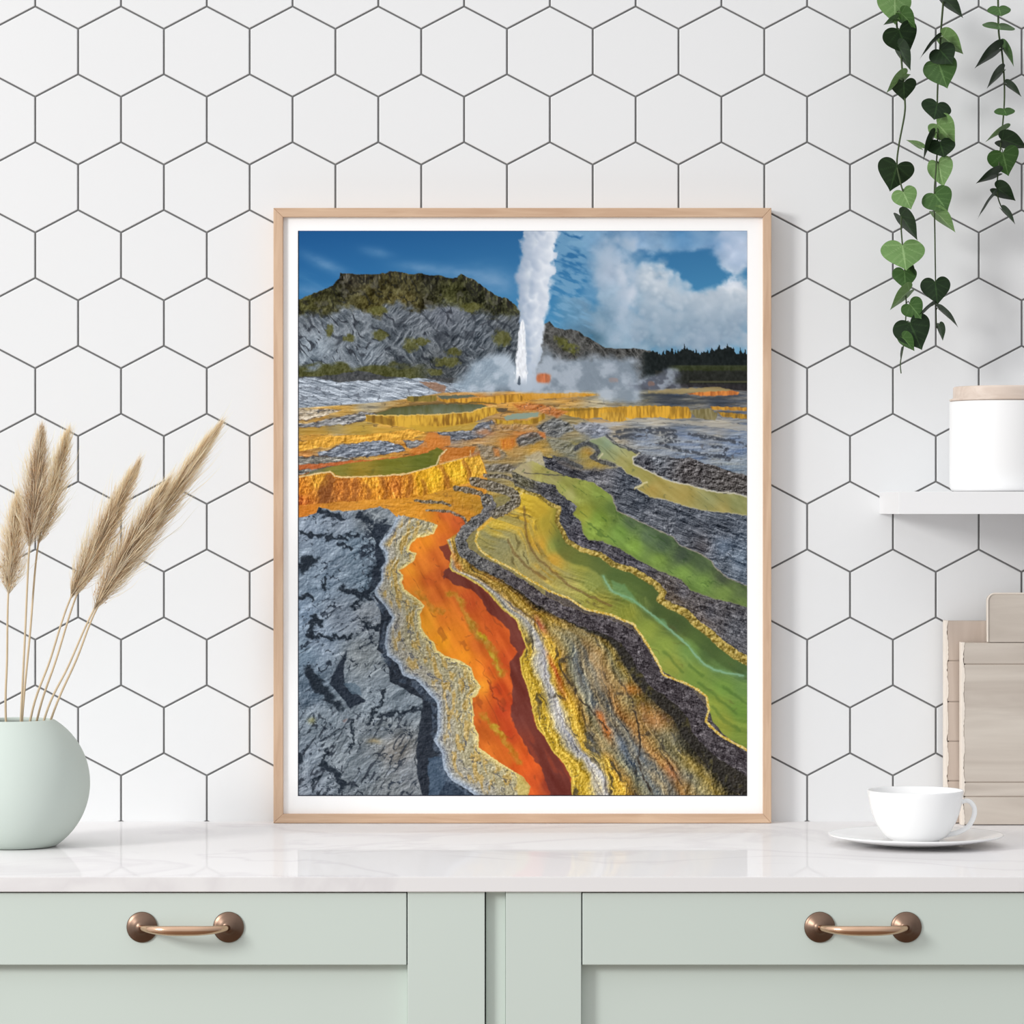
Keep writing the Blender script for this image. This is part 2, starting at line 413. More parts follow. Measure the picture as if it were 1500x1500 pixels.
    # ============================================================ GROUND base, from far to near
    gnd = sm(0, 2, Y - np.interp(X, [437, 480, 560, 610, 650, 800, 940, 1020, 1095], [597, 594, 588, 581, 574, 571, 570, 566, 572]))
    hz = fbm(X / 30, Y / 4.2, 160, 4); hz2 = fbm(X / 18, Y / 3.2, 165, 4)
    OR, YE, GR, GD = (205, 132, 58), (206, 160, 62), (138, 142, 146), (84, 88, 94)
    base = idw([(445, 606, (196, 178, 140)), (470, 612, (200, 155, 80)), (445, 618, (185, 150, 90)), (500, 600, (196, 155, 80)), (540, 598, (165, 155, 130)), (490, 625, (150, 148, 138)), (455, 640, (190, 140, 60)), (530, 630, (180, 150, 70)),
                (480, 645, (210, 155, 62)), (560, 640, (218, 165, 70)), (610, 632, (200, 160, 70)), (600, 650, (200, 140, 62)), (640, 650, (196, 118, 52)), (620, 665, (196, 112, 50)), (450, 680, (188, 120, 62)), (480, 672, (150, 140, 130)),
                (660, 635, (128, 130, 134)), (700, 628, (140, 136, 128)), (700, 645, (180, 140, 90)), (740, 650, (168, 135, 85)), (760, 634, (190, 135, 72)), (745, 670, (160, 135, 85)), (790, 655, (168, 140, 78)),
                (730, 690, (140, 130, 98)), (770, 690, (150, 146, 118)), (800, 690, (150, 142, 82)), (700, 590, (202, 140, 66)), (760, 582, (206, 148, 66)), (830, 580, (196, 150, 80)), (880, 585, (178, 168, 140)),
                (940, 586, (120, 118, 104)), (980, 587, (76, 82, 90)), (1060, 587, (80, 84, 92)), (1020, 594, (112, 112, 108)), (840, 620, (150, 135, 96)), (900, 625, (158, 148, 130)), (880, 632, (140, 148, 160)), (960, 622, (160, 158, 152)),
                (1050, 622, (150, 150, 148)), (950, 640, (134, 144, 158)), (1010, 650, (138, 150, 168)), (1080, 650, (132, 146, 166)), (1000, 680, (118, 130, 146)), (1080, 690, (125, 138, 150)), (850, 660, (130, 130, 112)),
                (820, 630, (140, 132, 110)), (770, 720, (158, 140, 62)), (700, 720, (176, 138, 52)), (680, 735, (200, 148, 52)), (740, 745, (150, 140, 90)), (600, 745, (210, 140, 50)), (640, 735, (206, 140, 50))], 3)
    base = base + ((hz - .5) * 90)[..., None] * C(1, .8, .4) + (emb(hz2, 1, 1) * 120)[..., None]
    put(gnd, base)
    put(gnd * sm(.86, .95, ridge(X / 22 + fbm(X / 9, Y / 9, 170, 2), Y / 4.5, 171, 2)) * .5 * sm(770, 700, Y), C(70, 62, 56))
    # horizontal grey tongues at left and centre
    for p, c in [([(470, 617), (530, 604), (560, 606), (535, 615), (500, 624), (437, 626), (437, 620)], (150, 150, 150)),
                 ([(437, 600), (480, 600), (500, 602), (470, 612), (437, 616)], (196, 182, 160)),
                 ([(465, 664), (500, 652), (560, 645), (590, 653), (595, 660), (560, 667), (500, 672), (467, 672)], (126, 134, 146)),
                 ([(590, 645), (625, 647), (627, 655), (600, 658)], (138, 138, 138)),
                 ([(640, 632), (690, 622), (722, 616), (730, 628), (705, 642), (670, 645), (645, 641)], (120, 124, 132)),
                 ([(437, 670), (480, 668), (520, 672), (490, 683), (455, 692), (437, 697)], (128, 126, 118))]:
        m = poly(p, 1)
        put(m, C(*c) + ((hz2 - .5) * 70 + emb(fbm(X / 7, Y / 3, 175, 3), 1, 1) * 260)[..., None])
        put(m * sm(.78, .9, ridge(X / 11, Y / 4, 177, 2)) * .7, C(64, 66, 72))
        d = dist(p, WX, WY, True)
        put(sm(1.6, .4, d) * .5 * sm(.4, .6, fbm(X / 5, Y / 5, 179, 2)), C(70, 52, 46))
    put(poly([(437, 681), (500, 676), (560, 672), (600, 668), (640, 655), (640, 660), (600, 673), (540, 678), (480, 684), (437, 689)], 1) * .85, C(196, 100, 50))
    put(poly([(437, 628), (500, 622), (560, 625), (640, 628), (640, 632), (560, 637), (437, 636)], 1) * .5, C(170, 140, 58))
    # golden bank above the lower pool
    yb = poly([(437, 650), (470, 640), (520, 638), (580, 633), (600, 630), (625, 633), (600, 644), (560, 646), (500, 650), (437, 662)], 1)
    put(yb, C(222, 165, 66) + ((hz2 - .5) * 90 + emb(fbm(X / 4, Y / 4, 181, 3), 1, 1) * 200)[..., None] * C(1, .85, .5))
    put(poly([(628, 633), (660, 640), (660, 652), (630, 660), (610, 666), (600, 662), (620, 650)], 1) * .8, C(206, 128, 58))

    # terraces: vertical drip texture walls
    drip = fbm(X / 2.6, Y / 14, 190, 3); drip2 = fbm(X / 7, Y / 20, 193, 3)

    def wall(p, lit, dark, k=1.0, warp=2):
        m = poly(p, warp)
        put(m, lerp(lit, dark, sm(.35, .72, .55 * drip + .45 * drip2) * k))
        return m
    wall([(597, 581), (640, 579), (640, 588), (597, 588)], C(140, 122, 58), C(92, 80, 44))
    wall([(640, 584), (700, 583), (745, 578), (790, 576), (880, 576), (880, 580), (790, 584), (745, 590), (700, 592), (650, 590)], C(222, 165, 60), C(150, 105, 40))
    put(poly([(600, 590), (640, 588), (700, 590), (700, 593), (640, 594), (600, 594)], 1) * .7, C(120, 95, 60))
    put(poly([(640, 580), (690, 578), (700, 581), (650, 585)], 2), C(98, 104, 88))
    # pool two
    wall([(536, 608), (566, 609), (634, 608), (691, 604), (713, 596), (731, 597), (731, 605), (712, 611), (694, 620), (650, 626), (600, 626), (565, 623), (537, 617)], C(222, 176, 66), C(140, 100, 38))
    put(poly([(536, 608), (552, 608), (575, 614), (575, 624), (540, 617)], 2) * .5, C(110, 82, 36))
    put(poly([(600, 624), (660, 624), (705, 617), (690, 630), (640, 633), (610, 631)], 1) * .8, C(200, 160, 58))
    put(poly([(550, 607), (577, 597), (634, 592), (706, 592), (715, 595), (691, 603), (634, 607), (566, 609)], 2), lerp(C(96, 98, 62), C(116, 122, 100), sm(.3, .8, .6 * fbm(X / 5, Y / 14, 200, 3) + .4 * sm(560, 660, X))) - (sm(604, 592, Y) * 22)[..., None])
    put(sm(1.1, .3, dist([(540, 608), (566, 609), (634, 607.5), (691, 603.5), (713, 596), (728, 594)], SX, SY)) * .7, C(240, 205, 120))
    put(sm(1.6, .4, dist([(550, 606), (577, 597), (634, 592), (700, 590), (728, 592)], WX, WY)) * .6, C(90, 76, 46))
    # pool three
    wall([(724, 613), (740, 616), (770, 616), (790, 611), (797, 604), (800, 612), (785, 621), (755, 624), (730, 622)], C(200, 160, 56), C(140, 104, 38))
    put(poly([(738, 611), (752, 606), (790, 604), (788, 610), (765, 614), (742, 615)], 2), C(140, 156, 140))
    put(poly([(728, 598), (745, 597), (742, 604), (730, 604)], 1) * .8, C(72, 66, 58))
    # right terraces
    wall([(808, 600), (830, 598), (880, 597), (945, 594), (1008, 596), (1014, 602), (1012, 612), (985, 614), (965, 611), (935, 612), (915, 617), (900, 616), (880, 612), (860, 613), (835, 610)], C(226, 172, 60), C(150, 112, 42), .9)
    wall([(880, 605), (900, 603), (916, 606), (914, 617), (900, 618), (884, 614)], C(216, 170, 70), C(150, 112, 44))
    wall([(1040, 595), (1095, 597), (1095, 602), (1045, 600)], C(220, 165, 66), C(160, 110, 46))
    wall([(1050, 603), (1095, 607), (1095, 614), (1060, 611)], C(196, 150, 56), C(120, 92, 44))
    put(poly([(1010, 601), (1040, 598), (1052, 606), (1048, 616), (1020, 612)], 2), C(132, 122, 84) + ((drip - .5) * 60)[..., None])
    put(poly([(810, 600), (850, 598), (890, 598), (850, 602), (820, 604)], 2) * .6, C(120, 96, 40))
    wall([(1008, 577), (1030, 573), (1070, 572), (1084, 574), (1082, 578), (1050, 580), (1025, 580)], C(222, 140, 70), C(170, 98, 52))
    put(poly([(950, 572), (1000, 569), (1055, 567), (1075, 572), (1020, 575), (1000, 577), (950, 577)], 2) * .8, C(170, 150, 100))
    for i, (a, b) in enumerate([(955, 578), (990, 582), (1040, 584), (970, 588), (1060, 590), (1010, 590)]):
        put(np.exp(-((WX - a) / 32) ** 2 - ((WY - b) / 2.6) ** 2) * .8, C(58, 64, 72))
    put(poly([(917, 612), (960, 614), (1010, 617), (1060, 617), (1095, 622), (1095, 632), (1040, 624), (980, 620), (920, 617)], 1) * .6, C(190, 182, 165))
    put(poly([(835, 622), (880, 616), (920, 622), (880, 628), (845, 626)], 1) * .6, C(178, 182, 190))
    put(poly([(850, 600 + 12), (870, 613), (900, 618), (870, 620)], 1) * .5, C(210, 150, 64))
    # centre stains
    for (a, b, rx, ry, c, al) in [(775, 637, 18, 7, (206, 118, 60), .8), (745, 647, 14, 10, (205, 135, 55), .9), (725, 662, 12, 9, (190, 132, 60), .7), (712, 634, 14, 5, (205, 140, 90), .7), (785, 657, 12, 14, (196, 150, 62), .7),
                                  (755, 668, 12, 6, (180, 140, 80), .6), (840, 650, 16, 6, (150, 140, 80), .7), (860, 662, 10, 7, (168, 132, 62), .9), (872, 677, 16, 7, (165, 138, 66), .9), (768, 645, 18, 6, (104, 100, 100), .6), (745, 685, 30, 6, (118, 112, 108), .6)]:
        put(np.exp(-((WX - a) / rx) ** 2 - ((WY - b) / ry) ** 2) * al * (.7 + .6 * hz), C(*c))
    for p, c, k_ in [([(756, 642), (772, 633), (790, 632), (802, 642), (783, 651), (762, 654)], (100, 102, 104), 1), ([(786, 624), (812, 613), (835, 620), (840, 630), (818, 642), (800, 638)], (112, 116, 120), 1),
                     ([(712, 681), (740, 679), (768, 684), (768, 693), (735, 692), (713, 689)], (122, 116, 106), 1), ([(752, 592), (775, 590), (805, 594), (832, 604), (815, 613), (792, 603), (760, 600)], (188, 112, 62), .6),
                     ([(718, 622), (750, 620), (780, 624), (790, 630), (750, 632), (722, 630)], (176, 140, 96), .6), ([(800, 640), (830, 645), (850, 655), (840, 668), (812, 660)], (128, 128, 112), .7), ([(700, 650), (735, 655), (745, 668), (720, 676), (705, 668)], (140, 130, 112), .7),
                     ([(850, 618), (880, 622), (900, 632), (885, 640), (850, 634), (838, 625)], (146, 150, 160), .7)]:
        m = poly(p, 1, 2.5)
        put(m * .8, C(*c) + (emb(fbm(X / 6 + Y / 9, Y / 4, 176, 4), 1, 1) * 330 * k_ + (hz2 - .5) * 70)[..., None])
        put(m * sm(.80, .92, ridge(X / 9, Y / 4, 178, 2)) * .7 * k_, C(52, 54, 60))
    put(poly([(734, 644), (757, 640), (757, 653), (748, 660), (736, 656)], 1, 4) * .8, lerp(C(226, 150, 52), C(180, 92, 44), drip))
    put(poly([(723, 657), (732, 656), (733, 668), (724, 668)], 1, 3) * .7, lerp(C(214, 140, 60), C(180, 100, 50), drip))
    put(poly([(788, 632), (800, 634), (801, 643), (792, 640)], 1, 2) * .7, C(214, 120, 56))
    put(poly([(770, 668), (790, 660), (800, 672), (812, 690), (790, 690), (772, 682)], 1, 3) * .7, C(184, 178, 160))
    # grey flats detail at right
    fl = sm(628, 634, Y) * sm(860, 900, X) * sm(740, 700, Y)
    put(fl * sm(.64, .80, fbm(X / 22, Y / 6, 210, 4)) * .65, C(66, 70, 78))
    put(fl * sm(.58, .80, fbm(X / 18, Y / 5, 215, 3)) * .4, C(166, 176, 190))
    for p in [[(905, 633), (930, 629), (980, 628), (990, 632), (950, 633)], [(962, 642), (985, 636), (990, 640), (975, 646), (995, 648)], [(895, 638), (915, 640), (940, 637)], [(1010, 636), (1040, 641), (1070, 646), (1095, 653)], [(965, 650), (985, 655), (1010, 662), (1060, 670), (1070, 674)], [(1045, 655), (1065, 655), (1060, 668)]]:
        put(sm(4, 1, dist(p, WX, WY)) * .8 * sm(.3, .5, fbm(X / 4, Y / 3, 218, 2)), C(62, 66, 74))

    # ---- grey stone texture used everywhere in the foreground
    def stone(col, deg, sx, sy, seed, amp=1.0):
        a, b = rot(X, Y, deg)
        hgt = fbm(a / sx + 1.5 * fbm(X / 22, Y / 22, seed + 9, 2), b / sy, seed, 5, .6)
        return col + (emb(hgt, 1, 1) * 420 * amp + (hgt - .5) * 90 * amp)[..., None]

    # ============================================================ LOWER POOL and its golden wall
    put(poly([(437, 703), (437, 697), (484, 690), (500, 697), (545, 697), (611, 689), (643, 681), (690, 668), (703, 664), (714, 693), (714, 745), (437, 745)], 2), C(206, 140, 50) + ((hz2 - .5) * 60)[..., None])
    wt = [(437, 698), (484, 692), (490, 697), (498, 700), (543, 699), (560, 696), (589, 695), (611, 690), (640, 682), (648, 679), (690, 669), (697, 666), (703, 666), (707, 675), (711, 688), (712, 693), (688, 707), (657, 716), (634, 723), (600, 730), (543, 733), (498, 736), (469, 738), (437, 741)]
    mw = poly(wt, 2)
    wl = idw([(445, 720, (206, 128, 42)), (470, 705, (222, 160, 56)), (480, 720, (150, 92, 48)), (500, 715, (196, 118, 50)), (520, 715, (200, 124, 52)), (545, 705, (222, 155, 50)), (560, 722, (222, 145, 48)), (580, 712, (190, 112, 46)), (600, 712, (206, 135, 45)), (620, 705, (224, 168, 42)), (640, 700, (232, 180, 44)),
              (665, 695, (234, 184, 50)), (700, 680, (220, 168, 62)), (655, 705, (190, 130, 40)), (440, 733, (186, 96, 44))], 3)
    hw = fbm(X / 5 + .6 * fbm(X / 9, Y / 9, 230, 2), Y / 9, 231, 4)
    put(mw, wl + (emb(hw, 1, 0) * 300 + emb(fbm(X / 3, Y / 3.5, 235, 3), 1, 1) * 130 + (hw - .5) * 70)[..., None] * C(1, .8, .45))
    for a, b, c, d in [(484, 694, 478, 735), (505, 702, 506, 736), (520, 702, 519, 733), (558, 698, 566, 730), (601, 696, 598, 728), (645, 684, 657, 713), (680, 676, 688, 703), (472, 715, 470, 738), (538, 712, 540, 730), (620, 705, 622, 722)]:
        put(mw * sm(6, 1, dist([(a, b), ((a + c) / 2 + 3, (b + d) / 2), (c, d)], WX, WY)) * .5, C(128, 72, 34))
    put(poly([(478, 697), (486, 694), (492, 702), (486, 715), (483, 734), (468, 736), (466, 722), (472, 706)], 1) * .55, C(132, 78, 40))
    pool = poly([(444, 697), (484, 690), (492, 695), (500, 698), (543, 697), (589, 694), (611, 689), (643, 680), (645, 667), (652, 660), (641, 655), (625, 664), (589, 670), (521, 677), (487, 683), (460, 690)], 2)
    put(pool, idw([(460, 693, (110, 112, 86)), (490, 688, (130, 124, 52)), (530, 688, (150, 126, 46)), (580, 684, (118, 118, 44)), (620, 675, (98, 106, 40)), (640, 662, (110, 112, 44))]) + ((hz2 - .5) * 30)[..., None])
    put(pool * sm(.8, .95, ridge(X / 20, Y / 7, 240, 2)) * .3, C(70, 74, 30))
    put(poly([(654, 656), (697, 654), (692, 668), (672, 672), (650, 677), (646, 668)], 1), C(190, 118, 52) + ((hz2 - .5) * 40)[..., None])
    put(poly([(688, 664), (704, 662), (704, 668), (688, 672)], 1) * .6, C(160, 110, 80))
    put(sm(1.5, .4, dist([(437, 699), (470, 693), (484, 691), (491, 697), (500, 699), (543, 698), (589, 695), (611, 690), (640, 681), (645, 668), (655, 658)], SX, SY)) * .85, C(232, 210, 160))
    put(sm(1.2, .3, dist([(645, 680), (690, 668), (690, 660)], SX, SY)) * .6, C(225, 200, 140))
    # ============================================================ GREY ROCK lower left
    gr = poly([(430, 759), (452, 755), (464, 751), (467, 743), (487, 749), (521, 747), (557, 743), (572, 748), (590, 762), (600, 800), (590, 860), (640, 960), (700, 1080), (720, 1170), (430, 1170)], 1)
    gb = idw([(450, 775, (132, 142, 155)), (500, 765, (120, 128, 138)), (540, 760, (126, 130, 132)), (470, 800, (120, 132, 145)), (520, 800, (108, 122, 134)), (470, 860, (122, 136, 150)), (440, 900, (130, 146, 164)), (530, 850, (104, 118, 130)),
              (500, 900, (124, 132, 142)), (470, 940, (132, 144, 158)), (540, 900, (132, 136, 140)), (530, 960, (138, 142, 142)), (445, 960, (122, 138, 152)), (450, 1010, (84, 96, 108)), (470, 1060, (112, 120, 126)), (450, 1100, (118, 126, 134)), (500, 1100, (122, 128, 132)), (550, 1030, (128, 136, 142)),
              (590, 1030, (116, 124, 130)), (560, 1070, (114, 118, 120)), (580, 1100, (112, 106, 98)), (540, 1130, (104, 110, 114)), (600, 1130, (122, 124, 126)), (450, 1150, (128, 134, 142)), (570, 1150, (116, 118, 118))], 3)
    gb = gb + C(10, 14, 18)
    st = stone(gb, -32, 20, 12, 250, .72)
    put(gr, st)
    ra, rb = rot(X, Y, -34)
    ck = ridge(ra / 20 + 2.6 * fbm(X / 18, Y / 18, 262, 3), rb / 9, 263, 3)
    put(gr * sm(.78, .88, ck) * sm(.5, .62, fbm(X / 30, Y / 24, 268, 3)) * .85, C(34, 42, 54))
    put(gr * sm(.66, .75, fbm(X / 4, Y / 3, 271, 3)) * sm(.5, .64, fbm(X / 32, Y / 26, 273, 2)) * .85, C(40, 48, 60))
    put(gr * sm(.70, .8, fbm(ra / 9, rb / 3, 275, 3)) * .4, C(175, 188, 204))
    low = sm(1020, 1060, Y)
    rc, rd = rot(X, Y, -58)
    put(gr * low * sm(.8, .9, ridge(rc / 22 + 1.5 * fbm(X / 14, Y / 14, 278, 2), rd / 9, 279, 2)) * .8, C(40, 46, 56))

    def dark(p, c=(42, 50, 62), al=.95, soft=1.0, w=1):
        m = poly(p, w, soft)
        put(m * al, C(*c) + ((fbm(X / 5, Y / 5, 290, 3) - .5) * 34)[..., None])
    dark([(509, 953), (498, 969), (489, 989), (483, 1000), (491, 1007), (507, 1030), (514, 1037), (537, 1027), (530, 1021), (515, 1012), (505, 1000), (503, 982), (507, 966)])
    put(poly([(503, 1002), (515, 998), (526, 1006), (530, 1018), (518, 1018)], 1) * .7, C(96, 116, 132))
    for p, wd in [([(452, 977), (460, 990), (470, 1005), (480, 1020), (497, 1036)], 8), ([(450, 985), (462, 1005), (468, 1015)], 5), ([(475, 1118), (485, 1128), (500, 1145), (505, 1150)], 6), ([(516, 1058), (519, 1075), (516, 1097)], 3), ([(558, 1048), (575, 1046), (590, 1042), (617, 1040)], 4), ([(562, 1012), (560, 1030), (545, 1045), (540, 1060)], 2.5),
                  ([(470, 1118), (482, 1095)], 2), ([(437, 1108), (437, 1125)], 5), ([(503, 1145), (500, 1160)], 2.5), ([(457, 1150), (470, 1135)], 1.6), ([(455, 930), (462, 905), (470, 915)], 6), ([(452, 930), (500, 935), (515, 932)], 3.5), ([(478, 845), (478, 862)], 4), ([(500, 862), (530, 870), (545, 862)], 5), ([(545, 845), (555, 830), (552, 850)], 6),
                  ([(445, 820), (460, 822), (440, 832)], 8), ([(440, 876), (455, 872), (460, 880)], 4), ([(500, 797), (512, 803)], 4), ([(440, 780), (455, 785), (480, 782)], 4), ([(466, 745), (480, 753), (500, 758)], 4), ([(520, 890), (535, 872), (545, 880)], 4), ([(530, 910), (545, 920), (560, 918)], 4), ([(480, 790), (500, 786), (525, 786)], 3), ([(525, 755), (542, 765)], 6)]:
        put(gr * sm(wd + 1, wd * .35, dist(p, X + 14 * (fbm(X / 6, Y / 6, 301, 3) - .5), Y + 14 * (fbm(X / 6, Y / 6, 305, 3) - .5))) * .92, C(34, 42, 52))
    dark([(548, 766), (560, 768), (576, 769), (570, 778), (560, 788), (556, 797), (562, 812), (566, 822), (560, 830), (552, 824), (548, 812), (552, 796), (546, 780)], al=.9)
    put(gr * np.exp(-((X - 548) / 18) ** 2 - ((Y - 790) / 38) ** 2) * sm(.48, .58, fbm(X / 3.5, Y / 3, 292, 3)) * .9, C(36, 44, 56))
    dark([(552, 832), (562, 838), (558, 856), (546, 866), (540, 858)], al=.7)
    put(poly([(505, 1060), (500, 1055), (510, 1052)], 1) * .5, C(150, 120, 115))
    put(np.exp(-((WX - 549) / 11) ** 2 - ((WY - 1086) / 4) ** 2) * .8, C(165, 150, 115))
    put(np.exp(-((WX - 457) / 5) ** 2 - ((WY - 1056) / 4) ** 2) * .7, C(150, 148, 95))
    # chasm between rock and the crusted bank
    dark([(545, 872), (556, 884), (560, 905), (556, 930), (552, 953), (566, 966), (573, 998), (595, 1012), (618, 1023), (619, 1039), (615, 1066), (611, 1100), (611, 1129), (618, 1159), (623, 1170), (712, 1170), (680, 1150), (668, 1130), (660, 1100), (650, 1070), (655, 1030), (640, 1010), (620, 990), (590, 965), (580, 940), (580, 900), (560, 876)], (40, 46, 56))
    dark([(628, 1110), (648, 1108), (652, 1130), (663, 1146), (665, 1170), (628, 1170)], (74, 92, 112), .9)
    dark([(655, 1140), (700, 1170), (640, 1170)], (50, 62, 78), .9)
    # ============================================================ CRUSTED BANK left of the orange stream
    orL = [(642, 769), (636, 782), (611, 789), (601, 799), (599, 806), (611, 810), (607, 822), (593, 831), (585, 836), (592, 843), (589, 853), (593, 863), (611, 876), (623, 887), (616, 899), (618, 919), (627, 933), (637, 941), (640, 952),
           (654, 961), (675, 967), (691, 978), (695, 992), (705, 1005), (700, 1018), (692, 1023), (695, 1048), (694, 1061), (702, 1077), (702, 1095), (722, 1109), (745, 1125), (757, 1132), (768, 1145), (776, 1155), (773, 1168)]
    bankL = [(575, 746), (585, 752), (577, 769), (572, 778), (559, 792), (556, 799), (566, 810), (566, 822), (560, 831), (559, 849), (549, 865), (552, 874), (566, 890), (575, 905), (567, 919), (564, 944), (567, 960), (584, 973), (590, 989), (611, 997), (627, 1014), (641, 1030), (642, 1070), (636, 1084), (648, 1104), (650, 1125), (661, 1143), (686, 1157), (702, 1170)]
    top_or = [(575, 746), (595, 755), (620, 759), (634, 764)]
    bp = bankL[::-1] + top_or + orL
    mb = poly(bp, 2)
    dO = dist(orL, R=140); dB = dist(bankL, R=140)
    u = dB / (dB + dO + 1e-6)
    cn = fbm(X / 9, Y / 9, 310, 4)
    bk = lerp(C(158, 172, 190) + 0 * X[..., None], C(166, 162, 148), sm(0, .22, u))
    bk = lerp(bk, C(172, 164, 132), sm(.3, .6, u))
    bk = lerp(bk, C(222, 204, 140), sm(.8, .97, u))
    yel = sm(.52, .66, fbm(X / 8 + 2 * u, Y / 15, 315, 3)) * sm(.12, .3, u) * sm(1.0, .8, u)
    bk = lerp(bk, C(194, 156, 74), yel * .62)
    f = dO / 4.6 + 3.4 * (cn - .5) + 1.2 * (fbm(X / 3, Y / 3, 319, 2) - .5)
    hgt = .5 + .5 * np.sin(f * 2.6) + .9 * fbm(X / 3.4, Y / 3.4, 321, 3)
    bk = bk + (emb(hgt, 1, 1) * 62)[..., None] + ((fbm(X / 2, Y / 2, 325, 2) - .5) * 60)[..., None]
    put(mb, bk)
    put(mb * sm(.93, .995, np.sin(f * 1.9) * .5 + .5) * .7 * sm(.35, .6, fbm(X / 10, Y / 10, 327, 2)), C(78, 80, 92))
    put(mb * sm(.9, .97, ridge(X / 6, Y / 6, 329, 2)) * .5, C(84, 84, 94))
    put(mb * sm(5, 0, dB) * .6, C(176, 190, 206))
    lip = poly(bankL[10:] + [(690, 1170), (672, 1154), (652, 1143), (642, 1125), (640, 1106), (628, 1084), (634, 1070), (633, 1034), (620, 1022), (606, 1006), (584, 998), (576, 980), (559, 966), (556, 944), (560, 919), (566, 906), (557, 893), (545, 876)], 2)
    put(lip * .6 * sm(.3, .6, fbm(X / 8, Y / 8, 333, 3)), C(92, 106, 124) + (emb(fbm(X / 4, Y / 4, 331, 3), 1, 1) * 160)[..., None])
    put(sm(1.8, .5, np.abs(dO - 1.0)) * mb * .8, C(240, 218, 140))
    # ============================================================ upper orange apron and stream
    apr = poly([(430, 741), (469, 738), (498, 735), (543, 733), (600, 730), (634, 723), (660, 716), (690, 722), (712, 738), (714, 752), (697, 764), (684, 774), (684, 760), (670, 750), (640, 748), (640, 768), (630, 764), (600, 757), (585, 753), (575, 748), (557, 742), (521, 746), (487, 748), (467, 742), (464, 751), (437, 759), (430, 760)], 1)
    put(apr, idw([(445, 750, (206, 124, 44)), (500, 742, (200, 134, 52)), (560, 738, (214, 146, 52)), (600, 745, (216, 148, 50)), (625, 755, (224, 146, 48)), (640, 735, (204, 150, 54)), (680, 725, (190, 140, 48)), (700, 745, (178, 132, 46)), (690, 758, (206, 136, 46)), (660, 745, (200, 140, 52))]) + ((hz2 - .5) * 60)[..., None] * C(1, .8, .4))
    put(apr * sm(.85, .95, ridge(X / 14, Y / 7, 335, 2)) * .4, C(120, 84, 44))
    orR = [(838, 1168), (837, 1138), (826, 1118), (808, 1098), (799, 1080), (786, 1064), (779, 1032), (774, 1009), (765, 987), (762, 964), (768, 955), (771, 948), (765, 930), (756, 908), (734, 890), (716, 869), (700, 856), (682, 845), (663, 837), (658, 831), (662, 824), (662, 810), (656, 797), (655, 791), (670, 781), (682, 772), (685, 763), (679, 756), (666, 750), (645, 747), (620, 748)]
    mo = poly([(620, 757)] + orL + orR, 2)
    oc = idw([(622, 751, (216, 144, 50)), (628, 757, (224, 146, 46)), (640, 762, (226, 134, 42)), (650, 755, (204, 98, 46)), (670, 765, (206, 96, 48)), (645, 775, (226, 122, 40)), (625, 790, (240, 145, 42)), (610, 800, (236, 138, 44)), (650, 790, (214, 108, 44)), (640, 815, (216, 110, 46)), (620, 830, (224, 124, 46)), (600, 836, (238, 150, 46)), (598, 850, (234, 134, 44)), (630, 850, (206, 98, 42)), (650, 840, (196, 92, 44)),
              (610, 868, (226, 140, 48)), (640, 875, (206, 102, 42)), (630, 900, (232, 150, 44)), (625, 915, (240, 158, 44)), (650, 905, (224, 122, 42)), (690, 880, (206, 92, 44)), (720, 905, (206, 92, 40)), (650, 940, (246, 160, 40)), (670, 935, (236, 136, 42)), (700, 945, (206, 102, 40)), (730, 930, (206, 90, 38)), (680, 960, (246, 150, 40)),
              (700, 985, (244, 140, 42)), (720, 980, (214, 100, 38)), (745, 965, (206, 86, 40)), (708, 1005, (250, 160, 50)), (730, 1010, (204, 78, 36)), (700, 1040, (214, 108, 42)), (740, 1040, (196, 72, 38)), (710, 1075, (196, 98, 36)), (720, 1100, (220, 116, 42)), (750, 1070, (200, 78, 38)), (760, 1120, (222, 96, 36)), (745, 1115, (216, 110, 40)),
              (775, 1120, (226, 96, 40)), (785, 1145, (206, 84, 38)), (780, 1160, (226, 100, 44)), (800, 1150, (150, 62, 42))], 3)
    fx, fy = rot(X, Y, 62)
    on = fbm(fx / 34 + fbm(X / 22, Y / 22, 340, 2), fy / 9, 341, 4)
    oc = oc + ((on - .5) * 56)[..., None] * C(1, .8, .4)
    put(mo, oc)
    put(mo * sm(.86, .96, ridge(fx / 30 + 2 * fbm(X / 20, Y / 20, 345, 2), fy / 13, 346, 2)) * .35, C(130, 62, 34))
    for p, wd, c in [([(612, 868), (622, 878), (636, 892), (652, 896)], 6, (190, 128, 46)), ([(655, 871), (668, 872), (678, 884), (682, 900), (690, 915)], 7, (192, 138, 48)), ([(690, 915), (700, 930), (716, 942), (724, 960), (730, 975), (736, 988)], 9, (172, 128, 44)), ([(718, 955), (727, 970), (733, 985)], 5, (186, 160, 48)),
                     ([(706, 1048), (722, 1062), (735, 1078), (750, 1098), (762, 1118)], 7, (182, 128, 40)), ([(722, 1064), (735, 1075)], 6, (190, 160, 52)), ([(700, 925), (712, 935)], 5, (196, 164, 44)), ([(716, 1000), (724, 1020), (740, 1040)], 3, (150, 62, 34))]:
        put(mo * sm(wd, wd * .1, dist(p, X + 10 * (fbm(X / 6, Y / 6, 351, 3) - .5), Y + 10 * (fbm(X / 6, Y / 6, 355, 3) - .5))) * .8 * (.5 + cn), C(*c) + ((nn - .5) * 60)[..., None])
    inner = [(650, 844), (670, 858), (691, 862), (707, 878), (716, 896), (734, 910), (747, 924), (748, 944), (759, 955), (748, 969), (747, 989), (752, 1005), (750, 1030), (750, 1050), (758, 1072), (772, 1092), (776, 1105), (790, 1120), (800, 1145), (808, 1170)]
    orRd = [p for p in orR if 828 < p[1]]
    sh = poly(inner + orRd, 1, 1.2)
